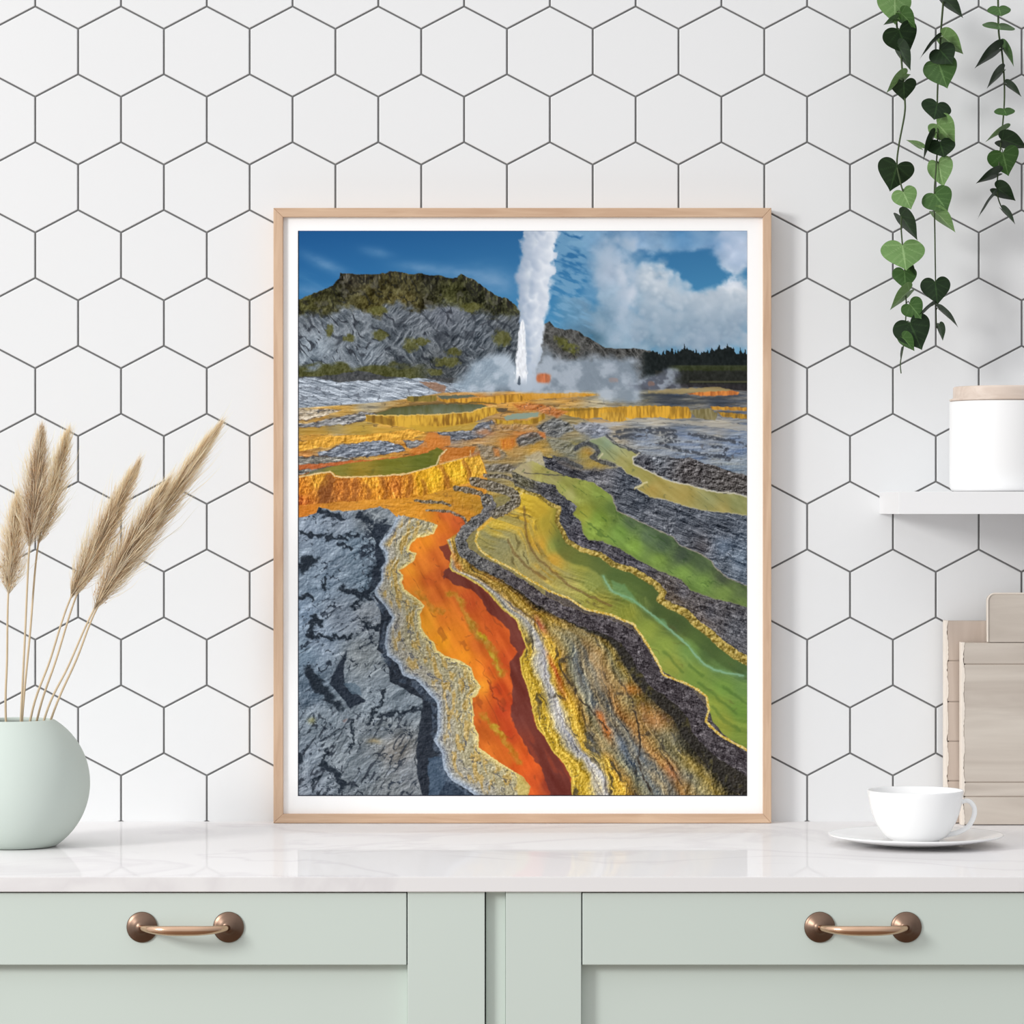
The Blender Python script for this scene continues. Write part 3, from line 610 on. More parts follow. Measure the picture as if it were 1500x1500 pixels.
    put(mo * sh * .93, C(108, 54, 48) + ((on - .5) * 40)[..., None])
    put(mo * sh * sm(1050, 1090, Y) * sm(.5, .7, on) * .5, C(150, 62, 40))
    put(mo * poly([(645, 800), (657, 797), (664, 812), (663, 825), (652, 820), (648, 808)], 1) * .9, C(124, 60, 50))
    put(mo * poly([(650, 836), (660, 830), (663, 838), (652, 848)], 1) * .9, C(112, 58, 50))
    put(poly([(757, 1133), (768, 1138), (778, 1153), (774, 1168), (760, 1168)], 2) * .9, C(196, 176, 100) + ((nn - .5) * 60)[..., None])
    # ============================================================ STRIATED SLOPE right of the orange stream
    ridA = [(713, 732), (719, 745), (712, 756), (697, 766), (684, 777), (676, 790), (680, 808), (702, 824), (725, 834), (745, 846), (770, 860), (789, 877), (823, 895), (862, 909), (896, 920), (919, 933), (932, 948), (944, 969), (962, 994), (985, 1010), (1005, 1023), (1022, 1044), (1030, 1066), (1050, 1089), (1077, 1107), (1100, 1120)]
    xl = curve_x([(655, 791), (662, 810), (658, 831), (663, 837), (682, 845), (700, 856), (716, 869), (734, 890), (756, 908), (765, 930), (768, 955), (762, 964), (765, 987), (774, 1009), (779, 1032), (786, 1064), (799, 1080), (808, 1098), (826, 1118), (837, 1138), (839, 1168)], Y)
    xr = curve_x([(668, 781), (672, 790), (676, 812), (700, 832), (725, 845), (770, 872), (789, 890), (823, 905), (862, 922), (890, 935), (912, 955), (930, 985), (940, 1010), (960, 1040), (985, 1060), (1000, 1090), (1030, 1120), (1060, 1150), (1075, 1168)], Y)
    sl = poly([(655, 791), (662, 810), (658, 831)] + [p for p in orR[::-1] if p[1] > 831] + [(1085, 1168), (1060, 1125), (1020, 1080), (985, 1030), (950, 990), (915, 940), (862, 915), (789, 885), (725, 842), (702, 834), (680, 815), (672, 785)], 2)
    u = np.clip((X - xl) / (xr - xl + 1e-6), 0, 1)
    uw = u + .10 * (fbm(X / 26, Y / 40, 360, 3) - .5) + .03 * (fbm(X / 7, Y / 9, 361, 3) - .5)
    ramp = [(0, (206, 172, 62)), (.09, (200, 166, 58)), (.15, (184, 178, 160)), (.20, (180, 180, 186)), (.25, (206, 170, 66)), (.32, (204, 160, 48)), (.38, (150, 118, 60)), (.45, (132, 128, 100)), (.52, (112, 118, 118)), (.58, (140, 126, 98)), (.64, (120, 118, 108)), (.70, (160, 116, 64)), (.77, (150, 122, 72)), (.84, (134, 126, 92)), (.92, (130, 110, 50)), (1, (58, 54, 40))]
    us = [r[0] for r in ramp]
    sc = np.stack([np.interp(uw, us, [r[1][k] for r in ramp]) for k in range(3)], -1)
    ramp2 = [(0, (196, 168, 72)), (.12, (186, 178, 150)), (.22, (176, 174, 170)), (.3, (196, 160, 84)), (.42, (160, 128, 58)), (.6, (150, 122, 52)), (.75, (156, 124, 46)), (.88, (120, 94, 46)), (1, (66, 58, 40))]
    us2 = [r[0] for r in ramp2]
    sc2 = np.stack([np.interp(uw, us2, [r[1][k] for r in ramp2]) for k in range(3)], -1)
    sc = lerp(sc2, sc, sm(900, 960, Y))
    K = (xr - xl) / 7.0
    s1 = fbm(uw * np.maximum((xr - xl) / 6.0, 3) + .8 * fbm(X / 12, Y / 14, 365, 3), Y / 34, 366, 4)
    s2 = ridge(uw * np.maximum((xr - xl) / 15.0, 2) + .5 * fbm(X / 10, Y / 10, 368, 3), Y / 55, 369, 3)
    grit = fbm(X / 2.4, Y / 3, 371, 3)
    sc = sc + ((s1 - .5) * 130 + emb(s1, 1, 0) * 190 + emb(grit, 1, 1) * 150)[..., None] * C(1, .92, .7)
    put(sl, sc)
    put(sl * sm(.80, .92, s2) * .8, C(56, 50, 42))
    for (a, b, rx, ry, c, al) in [(870, 960, 10, 26, (168, 152, 118), .7), (886, 1000, 14, 20, (160, 142, 110), .6), (925, 1010, 14, 9, (186, 126, 62), .9), (960, 1055, 20, 16, (176, 120, 70), .85), (945, 1040, 14, 12, (168, 122, 66), .7), (915, 1095, 8, 24, (92, 106, 124), .8), (870, 1090, 10, 26, (96, 104, 112), .7), (940, 1110, 10, 24, (98, 108, 118), .7),
                                  (893, 1080, 8, 20, (168, 130, 80), .6), (850, 1000, 8, 30, (124, 124, 118), .6), (1000, 1140, 20, 14, (112, 118, 120), .6), (985, 1085, 14, 22, (128, 130, 122), .6), (820, 945, 8, 10, (150, 128, 70), .6), (840, 930, 22, 14, (136, 132, 108), .6), (1010, 1120, 14, 10, (150, 128, 66), .5), (815, 985, 4, 24, (176, 74, 40), .8), (822, 1010, 5, 16, (150, 84, 50), .6),
                                  (880, 1050, 6, 10, (196, 108, 44), .9), (888, 1068, 6, 12, (206, 112, 44), .9), (792, 915, 5, 12, (150, 60, 44), .8), (985, 1130, 8, 16, (160, 92, 52), .6), (1000, 1150, 12, 10, (150, 110, 56), .6), (730, 846, 26, 5, (176, 120, 50), .5), (752, 858, 30, 6, (150, 118, 48), .5), (665, 815, 4, 12, (205, 140, 62), .9), (672, 830, 6, 6, (205, 128, 60), .8)]:
        ex = X - a - (Y - b) * .42
        put(sl * np.exp(-((ex + 6 * (cn - .5)) / rx) ** 2 - ((Y - b) / ry) ** 2) * al, C(*c) + ((s1 - .5) * 80 + emb(grit, 1, 1) * 110)[..., None])
    wb = [(668, 840), (690, 848), (712, 858), (730, 874), (752, 890), (772, 902), (784, 915), (790, 935), (794, 965), (797, 990), (808, 1020), (816, 1045), (832, 1068), (846, 1092), (858, 1115), (870, 1140), (880, 1166)]
    put(sl * sm(8, 1, dist(wb, WX + 12 * (s1 - .5), WY)) * .5 * sm(.34, .58, s1), C(166, 164, 164) + (emb(fbm(X / 3, Y / 5, 375, 3), 1, 1) * 300 + (s1 - .5) * 90)[..., None])
    put(sl * sm(1.4, .3, dist([(a + 4, b) for a, b in wb], WX + 6 * (s1 - .5), WY)) * .45, C(96, 88, 92))
    put(sl * sm(.86, .95, ridge(X / 5, Y / 7, 377, 2)) * .55, C(74, 66, 50))
    for p, al in [([(838, 1000), (850, 1025), (866, 1040), (880, 1055), (895, 1075), (900, 1090)], .8), ([(925, 1025), (935, 1060), (940, 1085), (936, 1110), (942, 1135), (955, 1160)], .9), ([(815, 950), (822, 980), (835, 1000), (848, 1020)], .7), ([(965, 1095), (985, 1125), (1000, 1150)], .5), ([(905, 990), (918, 1010), (930, 1035)], .6), ([(885, 985), (890, 1010), (900, 1050), (905, 1075)], .5), ([(850, 1035), (865, 1075), (885, 1120), (890, 1166)], .5)]:
        put(sl * sm(2.4, .4, dist(p, WX + 4 * (s1 - .5), WY)) * al * sm(.25, .5, fbm(X / 6, Y / 6, 378, 2)), C(52, 44, 38))
    put(sl * sm(1.8, .4, np.abs(dist(orRd) - 1)) * .8, C(226, 196, 90))
    # ============================================================ YELLOW-GREEN PAN between the two ridges
    rimA = [(764, 722), (760, 730), (756, 742), (743, 751), (720, 760), (702, 776), (697, 792), (704, 806), (722, 819), (747, 831), (760, 839), (783, 853), (805, 866), (833, 876), (857, 892), (896, 901), (928, 914), (948, 942), (962, 967), (973, 989), (1005, 1001), (1022, 1010), (1036, 1021), (1039, 1039), (1034, 1057), (1055, 1077), (1100, 1101)]
    golC = [(755, 716), (789, 728), (805, 739), (819, 745), (815, 764), (823, 778), (830, 793), (851, 806), (880, 814), (900, 829), (928, 837), (959, 856), (971, 869), (966, 880), (984, 890), (1005, 899), (1018, 914), (1036, 926), (1055, 944), (1077, 960), (1100, 972)]
    pan = poly(rimA + golC[::-1], 2)
    pc = idw([(770, 735, (196, 168, 48)), (760, 750, (206, 168, 48)), (730, 770, (186, 160, 54)), (712, 790, (156, 150, 84)), (740, 795, (150, 146, 92)), (770, 770, (196, 158, 44)), (790, 750, (186, 158, 46)), (800, 765, (168, 152, 50)), (812, 800, (136, 148, 66)), (790, 800, (196, 150, 44)), (810, 820, (186, 146, 50)), (770, 820, (158, 146, 82)), (785, 840, (166, 140, 60)),
              (850, 830, (146, 150, 62)), (880, 825, (110, 124, 58)), (870, 850, (138, 150, 72)), (830, 855, (146, 142, 76)), (900, 845, (92, 120, 58)), (930, 860, (96, 122, 56)), (950, 875, (84, 106, 50)), (880, 885, (150, 146, 58)), (920, 900, (142, 150, 56)), (960, 895, (70, 92, 46)), (950, 920, (138, 156, 62)), (990, 915, (66, 86, 46)), (975, 945, (128, 152, 62)), (1010, 955, (104, 140, 66)), (1040, 955, (70, 98, 50)),
              (985, 975, (136, 150, 60)), (1020, 990, (112, 142, 58)), (1060, 975, (84, 118, 60)), (1090, 985, (74, 108, 64)), (1060, 1010, (108, 146, 60)), (1050, 1030, (130, 150, 56)), (1085, 1040, (104, 142, 56)), (1060, 1060, (136, 148, 54)), (1090, 1080, (112, 138, 54)), (1090, 1010, (98, 136, 66))], 3)
    pc = pc * .97 + C(12, 8, 10)
    xa = curve_x([(697, 792), (704, 806), (722, 819), (747, 831), (783, 853), (805, 866), (833, 876), (857, 892), (896, 903), (928, 914), (948, 942), (962, 967), (973, 989), (1005, 1002), (1036, 1021), (1039, 1039), (1055, 1077), (1100, 1101), (715, 765), (756, 742), (764, 720)], Y)
    q = dist(golC, R=200); q2 = dist(rimA, R=200); v = q2 / (q + q2 + 1e-6)
    vw = q / 95 + .06 * (fbm(X / 24, Y / 24, 380, 3) - .5)
    fl_ = fbm(vw * 14 + .5 * fbm(X / 9, Y / 9, 385, 2), (X + Y) / 90, 381, 4)
    lines = ridge(vw * 5 + .3 * fbm(X / 9, Y / 9, 388, 3), (X + Y) / 80, 386, 3)
    kk = sm(.75, .35, v) * sm(960, 860, X)
    pc = pc + ((fl_ - .5) * (36 + 60 * kk) + emb(fl_, 1, 1) * (60 + 200 * kk))[..., None] * C(1, .9, .5)
    put(pan, pc)
    put(pan * kk * sm(.42, .62, fbm(vw * 12, (X + Y) / 60, 390, 3)) * .55 * sm(870, 820, X), C(150, 148, 108))
    put(pan * sm(.86, .95, lines) * (.25 + .4 * kk), C(86, 76, 44))
    for p in [[(768, 742), (770, 770), (776, 800), (790, 820), (812, 838), (835, 858), (855, 868), (880, 880), (895, 886)], [(745, 790), (752, 810), (775, 832), (800, 848)]]:
        put(pan * sm(3, .6, dist(p, WX, WY)) * .6, C(110, 84, 52))
    g2 = poly(golC + [(a - 12, b + 20) for a, b in golC[::-1]], 1, 3)
    put(pan * g2 * .55 * sm(800, 825, X), C(66, 84, 44))
    aq = [(885, 844), (889, 855), (896, 865), (910, 872), (923, 876), (935, 884), (946, 893), (958, 902), (971, 913), (985, 925), (998, 936), (1010, 947), (1018, 958), (1032, 973), (1045, 980), (1061, 985), (1089, 990)]
    put(pan * sm(5, 1, dist(aq, WX, WY)) * .4, C(128, 168, 118))
    put(pan * sm(2.4, .5, dist(aq, SX, SY)) * .65, C(140, 184, 156))
    put(pan * poly([(895, 850), (915, 856), (930, 875), (940, 888), (915, 878), (900, 868)], 1, 2) * .5, C(112, 160, 112))
    put(pan * poly([(955, 900), (975, 908), (982, 922), (968, 914)], 1, 2) * .5, C(112, 158, 112))
    for p in [[(973, 955), (990, 972), (1000, 985)], [(1025, 1000), (1045, 1015), (1060, 1030), (1080, 1045)], [(1060, 1005), (1080, 1020), (1095, 1030)], [(1045, 1035), (1060, 1055), (1085, 1070)], [(1010, 975), (1030, 990)]]:
        put(pan * sm(4, .5, dist(p, WX, WY)) * .35, C(60, 90, 40))
    # ridge A with its shadow and rim
    sha = poly([(676, 790), (684, 815), (710, 835), (745, 855), (780, 880), (823, 906), (862, 925), (892, 938), (905, 955), (918, 980), (940, 1010), (962, 1030), (985, 1050), (1000, 1080), (1030, 1115), (1060, 1150), (1078, 1162), (1100, 1168), (1100, 1110), (1060, 1092), (1030, 1060), (1020, 1035), (990, 1012), (962, 994), (935, 950), (905, 925), (862, 908), (800, 882), (745, 846), (700, 822)], 1, 2)
    put(sha * .96, lerp(C(46, 43, 39) + 0 * X[..., None], C(88, 82, 50), sm(.55, .8, fbm(X / 7, Y / 9, 395, 4)) * .8) + ((grit - .5) * 36 + emb(grit, 1, 1) * 50)[..., None])
    half = np.interp(X, [670, 700, 800, 900, 1000, 1095], [8.5, 8.5, 9.5, 12, 16, 17])
    da = dist(ridA, WX, WY)
    ma = sm(1, -1, da - half)
    put(ma, lerp(stone(C(104, 104, 104) + 0 * X[..., None], 40, 8, 6, 400, .9), stone(C(76, 70, 74) + 0 * X[..., None], 40, 12, 5, 404, .9), sm(690, 780, X)))
    grains = fbm(X / 1.7, Y / 1.7, 408, 2)
    put(ma * sm(.62, .8, grains) * .4 * sm(900, 800, X), C(176, 172, 158))
    put(ma * sm(.42, .2, grains) * .6, C(34, 32, 34))
    bandA = poly(rimA + ridA[::-1], 2)
    put(bandA * (1 - ma) * (1 - pan) * (X < 800), lerp(C(150, 140, 84) + 0 * X[..., None], C(128, 118, 84), grains))
    put(bandA * (1 - pan) * (1 - ma) * (X >= 800), C(92, 84, 78) + ((grains - .5) * 60)[..., None])
    put(sm(2.6, .8, dist(rimA, SX, SY)) * .95, lerp(C(206, 168, 62) + 0 * X[..., None], C(236, 214, 140), sm(.4, .6, grains)))
    ra1 = [(702, 776), (720, 760), (743, 751), (756, 742), (761, 730)]
    put(sm(4, 1, dist(ra1, SX, SY)) * .7, C(222, 170, 60) + ((nn - .5) * 60)[..., None])
    # ridge coming down from upper left into ridge A
    for p, w_ in [([(668, 716), (690, 718), (704, 724), (716, 735)], 4), ([(695, 705), (712, 710), (735, 716), (752, 722), (757, 735), (742, 746), (725, 752)], 7), ([(711, 697), (735, 698), (770, 706)], 3), ([(610, 734), (640, 735), (660, 740)], 2), ([(625, 748), (660, 749), (680, 757), (685, 768)], 1.8)]:
        m = sm(1, -1, dist(p, WX, WY) - w_)
        put(m * .9, C(108, 102, 92) + ((grains - .5) * 70 + emb(fbm(X / 3.2, Y / 3.2, 409, 3), 1, 1) * 260)[..., None])
        put(m * sm(.36, .18, grains) * .45, C(50, 48, 46))
    # ============================================================ BRIGHT GREEN STREAM
    upC = [(750, 690), (783, 704), (814, 711), (820, 723), (839, 736), (846, 742), (839, 753), (851, 764), (855, 782), (862, 791), (882, 793), (907, 803), (934, 820), (964, 835), (998, 849), (1012, 865), (1043, 876), (1077, 884), (1100, 892)]
    loE = [(800, 684), (828, 697), (869, 707), (896, 725), (905, 748), (923, 757), (953, 771), (987, 787), (996, 798), (1021, 809), (1043, 821), (1048, 831), (1066, 846), (1100, 860)]
    gs = poly(upC + loE[::-1] + [(780, 675), (765, 680)], 2)
    gc = idw([(770, 690, (166, 160, 120)), (790, 690, (158, 158, 80)), (810, 700, (150, 152, 90)), (830, 710, (146, 156, 72)), (850, 720, (140, 158, 66)), (835, 725, (158, 164, 96)), (880, 725, (120, 146, 60)), (855, 750, (140, 150, 52)), (880, 760, (116, 150, 54)), (900, 745, (92, 122, 56)), (870, 785, (124, 156, 60)), (910, 780, (110, 152, 62)), (925, 765, (70, 96, 62)), (950, 785, (76, 104, 70)),
              (930, 800, (118, 158, 62)), (970, 800, (62, 88, 60)), (1000, 815, (60, 82, 58)), (965, 820, (112, 148, 62)), (1000, 840, (104, 142, 60)), (1030, 825, (72, 98, 60)), (1030, 855, (100, 138, 60)), (1060, 845, (58, 76, 52)), (1060, 870, (104, 136, 62)), (1090, 870, (72, 96, 56)), (1085, 882, (100, 130, 64))], 3)
    rx_, ry_ = rot(X, Y, 38)
    gn = fbm(rx_ / 30 + fbm(X / 20, Y / 20, 410, 2), ry_ / 8, 411, 4)
    gc = gc * .95 + C(16, 9, 12)
    put(gs, gc + ((gn - .5) * 50 + emb(gn, 1, 1) * 130)[..., None] * C(.9, 1, .6))
    put(gs * sm(.87, .95, ridge(rx_ / 26 + 1.6 * fbm(X / 16, Y / 16, 415, 3), ry_ / 12, 416, 2)) * .4, C(50, 78, 36))
    put(sm(1.4, .3, dist([(769, 692), (795, 694), (828, 697)], WX, WY)) * .7, C(70, 68, 66))
    # ridge C
    rc_ = poly(upC + golC[::-1], 2)
    put(rc_, stone(idw([(770, 705, (112, 108, 88)), (800, 718, (84, 84, 88)), (830, 750, (74, 76, 84)), (850, 790, (76, 74, 82)), (930, 828, (78, 76, 84)), (1000, 870, (84, 82, 88)), (990, 880, (104, 90, 72)), (1040, 900, (84, 84, 90)), (1080, 920, (90, 92, 98)), (1030, 910, (110, 98, 90))]), 35, 14, 4.5, 420, .95))
    put(rc_ * sm(.45, .25, grains) * .5, C(34, 34, 42))
    put(rc_ * sm(.66, .8, grains) * .35, C(150, 146, 150))
    gw = np.interp(X, [760, 830, 900, 1000, 1095], [2, 3.4, 4.2, 5.4, 7])
    dg = dist([(a + 1, b - 1) for a, b in golC], SX, SY)
    hgold = fbm(X / 4, Y / 4, 425, 3)
    put(sm(1, -1, dg - gw), lerp(C(128, 110, 50) + 0 * X[..., None], C(190, 166, 88), sm(.35, .7, hgold)) + (emb(hgold, 1, 1) * 160)[..., None])
    put(sm(1.2, .3, dist([(a + 1, b - 1) for a, b in upC[6:]], SX, SY)) * .35, C(130, 136, 90))
    # ============================================================ TAN STREAM and dark rocks at right
    upF = [(857, 647), (887, 639), (896, 646), (919, 657), (937, 664), (927, 671), (928, 680), (953, 691), (980, 704), (1009, 710), (1043, 720), (1077, 723), (1100, 729)]
    loF = [(860, 647), (878, 660), (876, 671), (896, 677), (911, 684), (919, 694), (937, 700), (942, 707), (934, 716), (953, 728), (975, 732), (1005, 741), (1032, 748), (1066, 751), (1100, 756)]
    E = poly([(795, 668), (830, 676), (851, 687), (896, 686), (911, 684)] + loF[5:] + loE[::-1], 1)
    put(E, stone(idw([(830, 685, (62, 62, 68)), (880, 690, (70, 70, 76)), (920, 705, (74, 80, 90)), (940, 740, (62, 68, 78)), (1000, 755, (70, 76, 86)), (1060, 775, (66, 72, 82)), (950, 755, (112, 116, 124)), (980, 770, (104, 108, 116)), (1060, 800, (108, 122, 140)), (1085, 820, (104, 118, 134)), (1030, 800, (84, 82, 86)), (1060, 830, (96, 104, 114)), (880, 705, (130, 130, 134))]), 25, 16, 5, 430, 1.0))
    put(E * sm(.82, .92, ridge(rx_ / 18, ry_ / 5, 435, 3)) * .6, C(36, 38, 46))
    put(E * sm(.72, .85, fbm(rx_ / 9, ry_ / 3, 438, 3)) * sm(740, 760, Y) * .5, C(160, 164, 172))
    put(sm(1.4, .4, dist(loE[3:], SX, SY)) * .6, C(158, 150, 136))
    put(poly([(805, 665), (840, 672), (870, 678), (896, 682), (880, 690), (850, 690), (820, 680)], 1) * .5, C(110, 104, 100))
    for (a, b, rx, ry) in [(870, 680, 22, 6), (856, 668, 9, 6)]:
        put(np.exp(-((WX - a) / rx) ** 2 - ((WY - b) / ry) ** 2) * .9, C(168, 144, 72))
    fm = poly(upF + loF[::-1], 2)
    put(fm, idw([(870, 650, (146, 158, 122)), (890, 650, (142, 160, 132)), (900, 665, (150, 156, 112)), (910, 675, (164, 156, 96)), (925, 690, (158, 152, 84)), (950, 705, (156, 150, 86)), (955, 715, (176, 150, 80)), (1000, 725, (168, 150, 84)), (1040, 730, (150, 150, 100)), (1080, 738, (142, 146, 96)), (1060, 748, (166, 152, 90))]) + ((gn - .5) * 40)[..., None])
    put(fm * sm(.85, .95, ridge(rx_ / 30, ry_ / 7, 440, 2)) * .4, C(92, 98, 70))
    G = poly([(927, 672), (937, 666), (975, 670), (1010, 671), (1040, 680), (1070, 690), (1100, 698), (1100, 727), (1043, 719), (980, 703), (953, 690), (928, 679)], 1)
    put(G, 4 + stone(idw([(950, 680, (66, 66, 72)), (1010, 690, (74, 70, 70)), (1070, 705, (78, 74, 72)), (960, 672, (110, 116, 124))]), 22, 7, 4, 445, .9))
    for p, w_ in [([(890, 640), (900, 648), (920, 658), (938, 664)], 2.2), ([(845, 655), (860, 648), (875, 655), (878, 662), (868, 668), (880, 675), (900, 680)], 3.2), ([(843, 658), (850, 650), (862, 645)], 2), ([(812, 670), (835, 676), (852, 684)], 3)]:
        put(sm(1, -1, dist(p, WX, WY) - w_) * .85, C(74, 76, 80) + ((grains - .5) * 80)[..., None])
    put(sm(1.7, .5, dist(upF[4:], SX, SY)) * .8, C(206, 200, 180))
    put(sm(1.3, .4, dist(upF[:4], SX, SY)) * .5, C(180, 180, 160))
    put(sm(1.3, .4, dist(loF[2:], SX, SY)) * .5, C(196, 186, 150))
    put(sm(2.2, .6, dist([(930, 716), (948, 706)], SX, SY)) * .8, C(216, 206, 160))
    put(sm(1.8, .5, dist([(877, 672), (884, 664)], SX, SY)) * .7, C(216, 206, 170))
    # ============================================================ STEAM and GEYSER
    sn = fbm(X / 24, Y / 20, 450, 5)

    def steam(blobs, c, al=1.0, n=.9):
        s = np.zeros_like(X)
        for (a, b, rx, ry, k) in blobs:
            s = s + k * np.exp(-((X - a) / rx) ** 2 - ((Y - b) / ry) ** 2)
        put(sm(.12, .9, s + n * (sn - .5) * sm(.02, .4, s)) * al, c)
    bl = lerp(C(150, 168, 184) + 0 * X[..., None], C(190, 204, 218), sm(.4, .65, sn))
    steam([(772, 560, 26, 14, 1.0), (706, 558, 36, 18, .9), (715, 538, 28, 16, .7), (735, 545, 30, 24, .8), (680, 566, 30, 9, .5)], bl, .9)
    steam([(830, 548, 45, 22, 1.0), (880, 540, 42, 20, .9), (920, 545, 26, 22, .8), (800, 520, 14, 26, .6), (900, 568, 34, 14, .8), (925, 578, 16, 14, .6), (850, 564, 50, 12, .9), (800, 564, 34, 12, .9), (905, 586, 26, 8, .6), (740, 568, 60, 7, .7)], lerp(C(136, 150, 164) + 0 * X[..., None], C(176, 188, 202), sm(.38, .62, sn)), .9, 1.1)
    steam([(960, 555, 30, 13, .7), (985, 552, 20, 12, .5), (1000, 566, 26, 6, .5), (950, 566, 30, 8, .6)], lerp(C(100, 106, 120) + 0 * X[..., None], C(160, 170, 184), sm(.4, .6, fbm(X / 12, Y / 10, 456, 4))), .85, 1.6)
    for (a, b, rx, ry, c, al) in [(797, 555, 12, 7, (196, 100, 52), .9), (899, 558, 8, 4, (190, 130, 104), .8), (954, 563, 6, 3.5, (184, 120, 84), .8)]:
        put(sm(.15, .75, np.exp(-((WX - a) / rx) ** 4 - ((WY - b + 1) / ry) ** 2)) * al * (.55 + .8 * (sn - .1)) * (.45 if a > 850 else .9), C(*c) + ((drip - .5) * 90)[..., None] * C(1, .6, .4))
    put(poly([(760, 577), (800, 576), (855, 575), (872, 578), (840, 582), (810, 583), (770, 585)], 2) * .75, C(220, 160, 62) + ((drip - .5) * 70)[..., None])
    # plume
    cxp = np.interp(Y, [338, 370, 400, 430, 460, 500, 530, 560], [795, 789, 786, 783, 781, 781, 777, 772])
    wdp = np.interp(Y, [338, 355, 365, 385, 400, 425, 450, 480, 505, 530, 560], [24, 27, 27, 26, 26, 23, 22, 18, 16, 13, 12])
    pn = fbm(X / 11, Y / 11, 460, 4)
    pd = np.abs(X - cxp) / wdp + .75 * (pn - .5)
    pm = sm(1.08, .86, pd)
    side = (X - cxp) / wdp
    pcx = lerp(C(160, 176, 194) + 0 * X[..., None], C(232, 238, 246), sm(-.9, .1, side + 1.2 * (fbm(X / 14, Y / 14, 465, 3) - .5)))
    pcx = lerp(pcx, C(198, 210, 226), sm(.6, 1.1, side))
    pcx = lerp(pcx, C(160, 174, 190), sm(480, 540, Y) * .6)
    pmask = pm * sm(575, 535, Y)
    put(pmask, pcx)
    for yy in np.arange(556, 334, -3.2):
        cxx = np.interp(yy, [338, 370, 400, 430, 460, 500, 530, 560], [795, 789, 786, 783, 781, 781, 777, 772]); ww = np.interp(yy, [338, 355, 365, 385, 400, 425, 450, 480, 505, 530, 560], [24, 27, 27, 26, 26, 23, 22, 18, 16, 13, 12])
        for z in range(2):
            o_ = rs.uniform(-.85, .85); f_ = 1 - max(0, (yy - 470) / 130)
            hi_ = tuple((170, 184, 200)[k] + ((246, 249, 253)[k] - (170, 184, 200)[k]) * f_ * (1 - .35 * max(0, -o_)) for k in range(3))
            dk_ = (138, 158, 186) if o_ < 0 else (176, 190, 210)
            puff(cxx + o_ * ww, yy, ww * rs.uniform(.28, .52), hi_, dk_, .68 * (.4 + .6 * f_), .75, -.5, .35)
    # white jet
    cj = np.interp(Y, [468, 500, 560], [766, 765, 763]); wj = np.interp(Y, [466, 475, 500, 530, 555, 568], [.5, 3.5, 6, 8, 10, 10])
    jd = np.abs(X - cj) / wj + .7 * (fbm(X / 3, Y / 8, 470, 3) - .5)
    put(sm(1.1, .8, jd) * sm(466, 472, Y) * sm(566, 548, Y), C(238, 242, 248) + ((fbm(X / 2, Y / 6, 472, 2) - .5) * 50)[..., None])
    put(sm(1, -1, dist([(762, 552), (761, 562)], SX, SY) - np.interp(Y, [550, 562], [.5, 2.4])) * .85, C(60, 72, 86))
    # fine grain of the crusted ground; still water stays smooth
    water = np.maximum.reduce([gs, pan * (1 - kk * .7), fm, mo, pool])
    fine = fbm(X / 2.1, Y / 1.9, 480, 3); fine2 = fbm(X / 5, Y / 4, 485, 3)
    gmask = sm(628, 650, Y) * (1 - .85 * water)
    img = img + (gmask * (emb(fine, 1, 1) * 34 + emb(fine2, 1, 1) * 52))[..., None]
    img = img + (sm(400, 440, Y) * sm(600, 560, Y) * mL * (1 - sm(700, 760, X)) * emb(fine, 1, 1) * 30)[..., None]
    # thin dark keyline printed around the picture
    e = np.minimum(np.minimum(X - PX0, PX1 - X) + 20 * (X > 760), PY1 - Y)
    put((e < 1.2) * .85, C(24, 30, 44))
    put((Y - PY0 < 1.0) * .5, C(60, 70, 90))
    return np.clip(img, 0, 255)
# ================================================================ THE SETTING
CT = .900                                    # worktop height
m_floor = mat('floor_material', (128, 104, 84), .5, scale=(3, 12, 3), var=.1)
fl = bbox('floor', -1.8, 1.8, -4.6, 0, -.02, 0, m_floor, bevel=0); tag(fl, kind='structure', label='pale wooden kitchen floor')

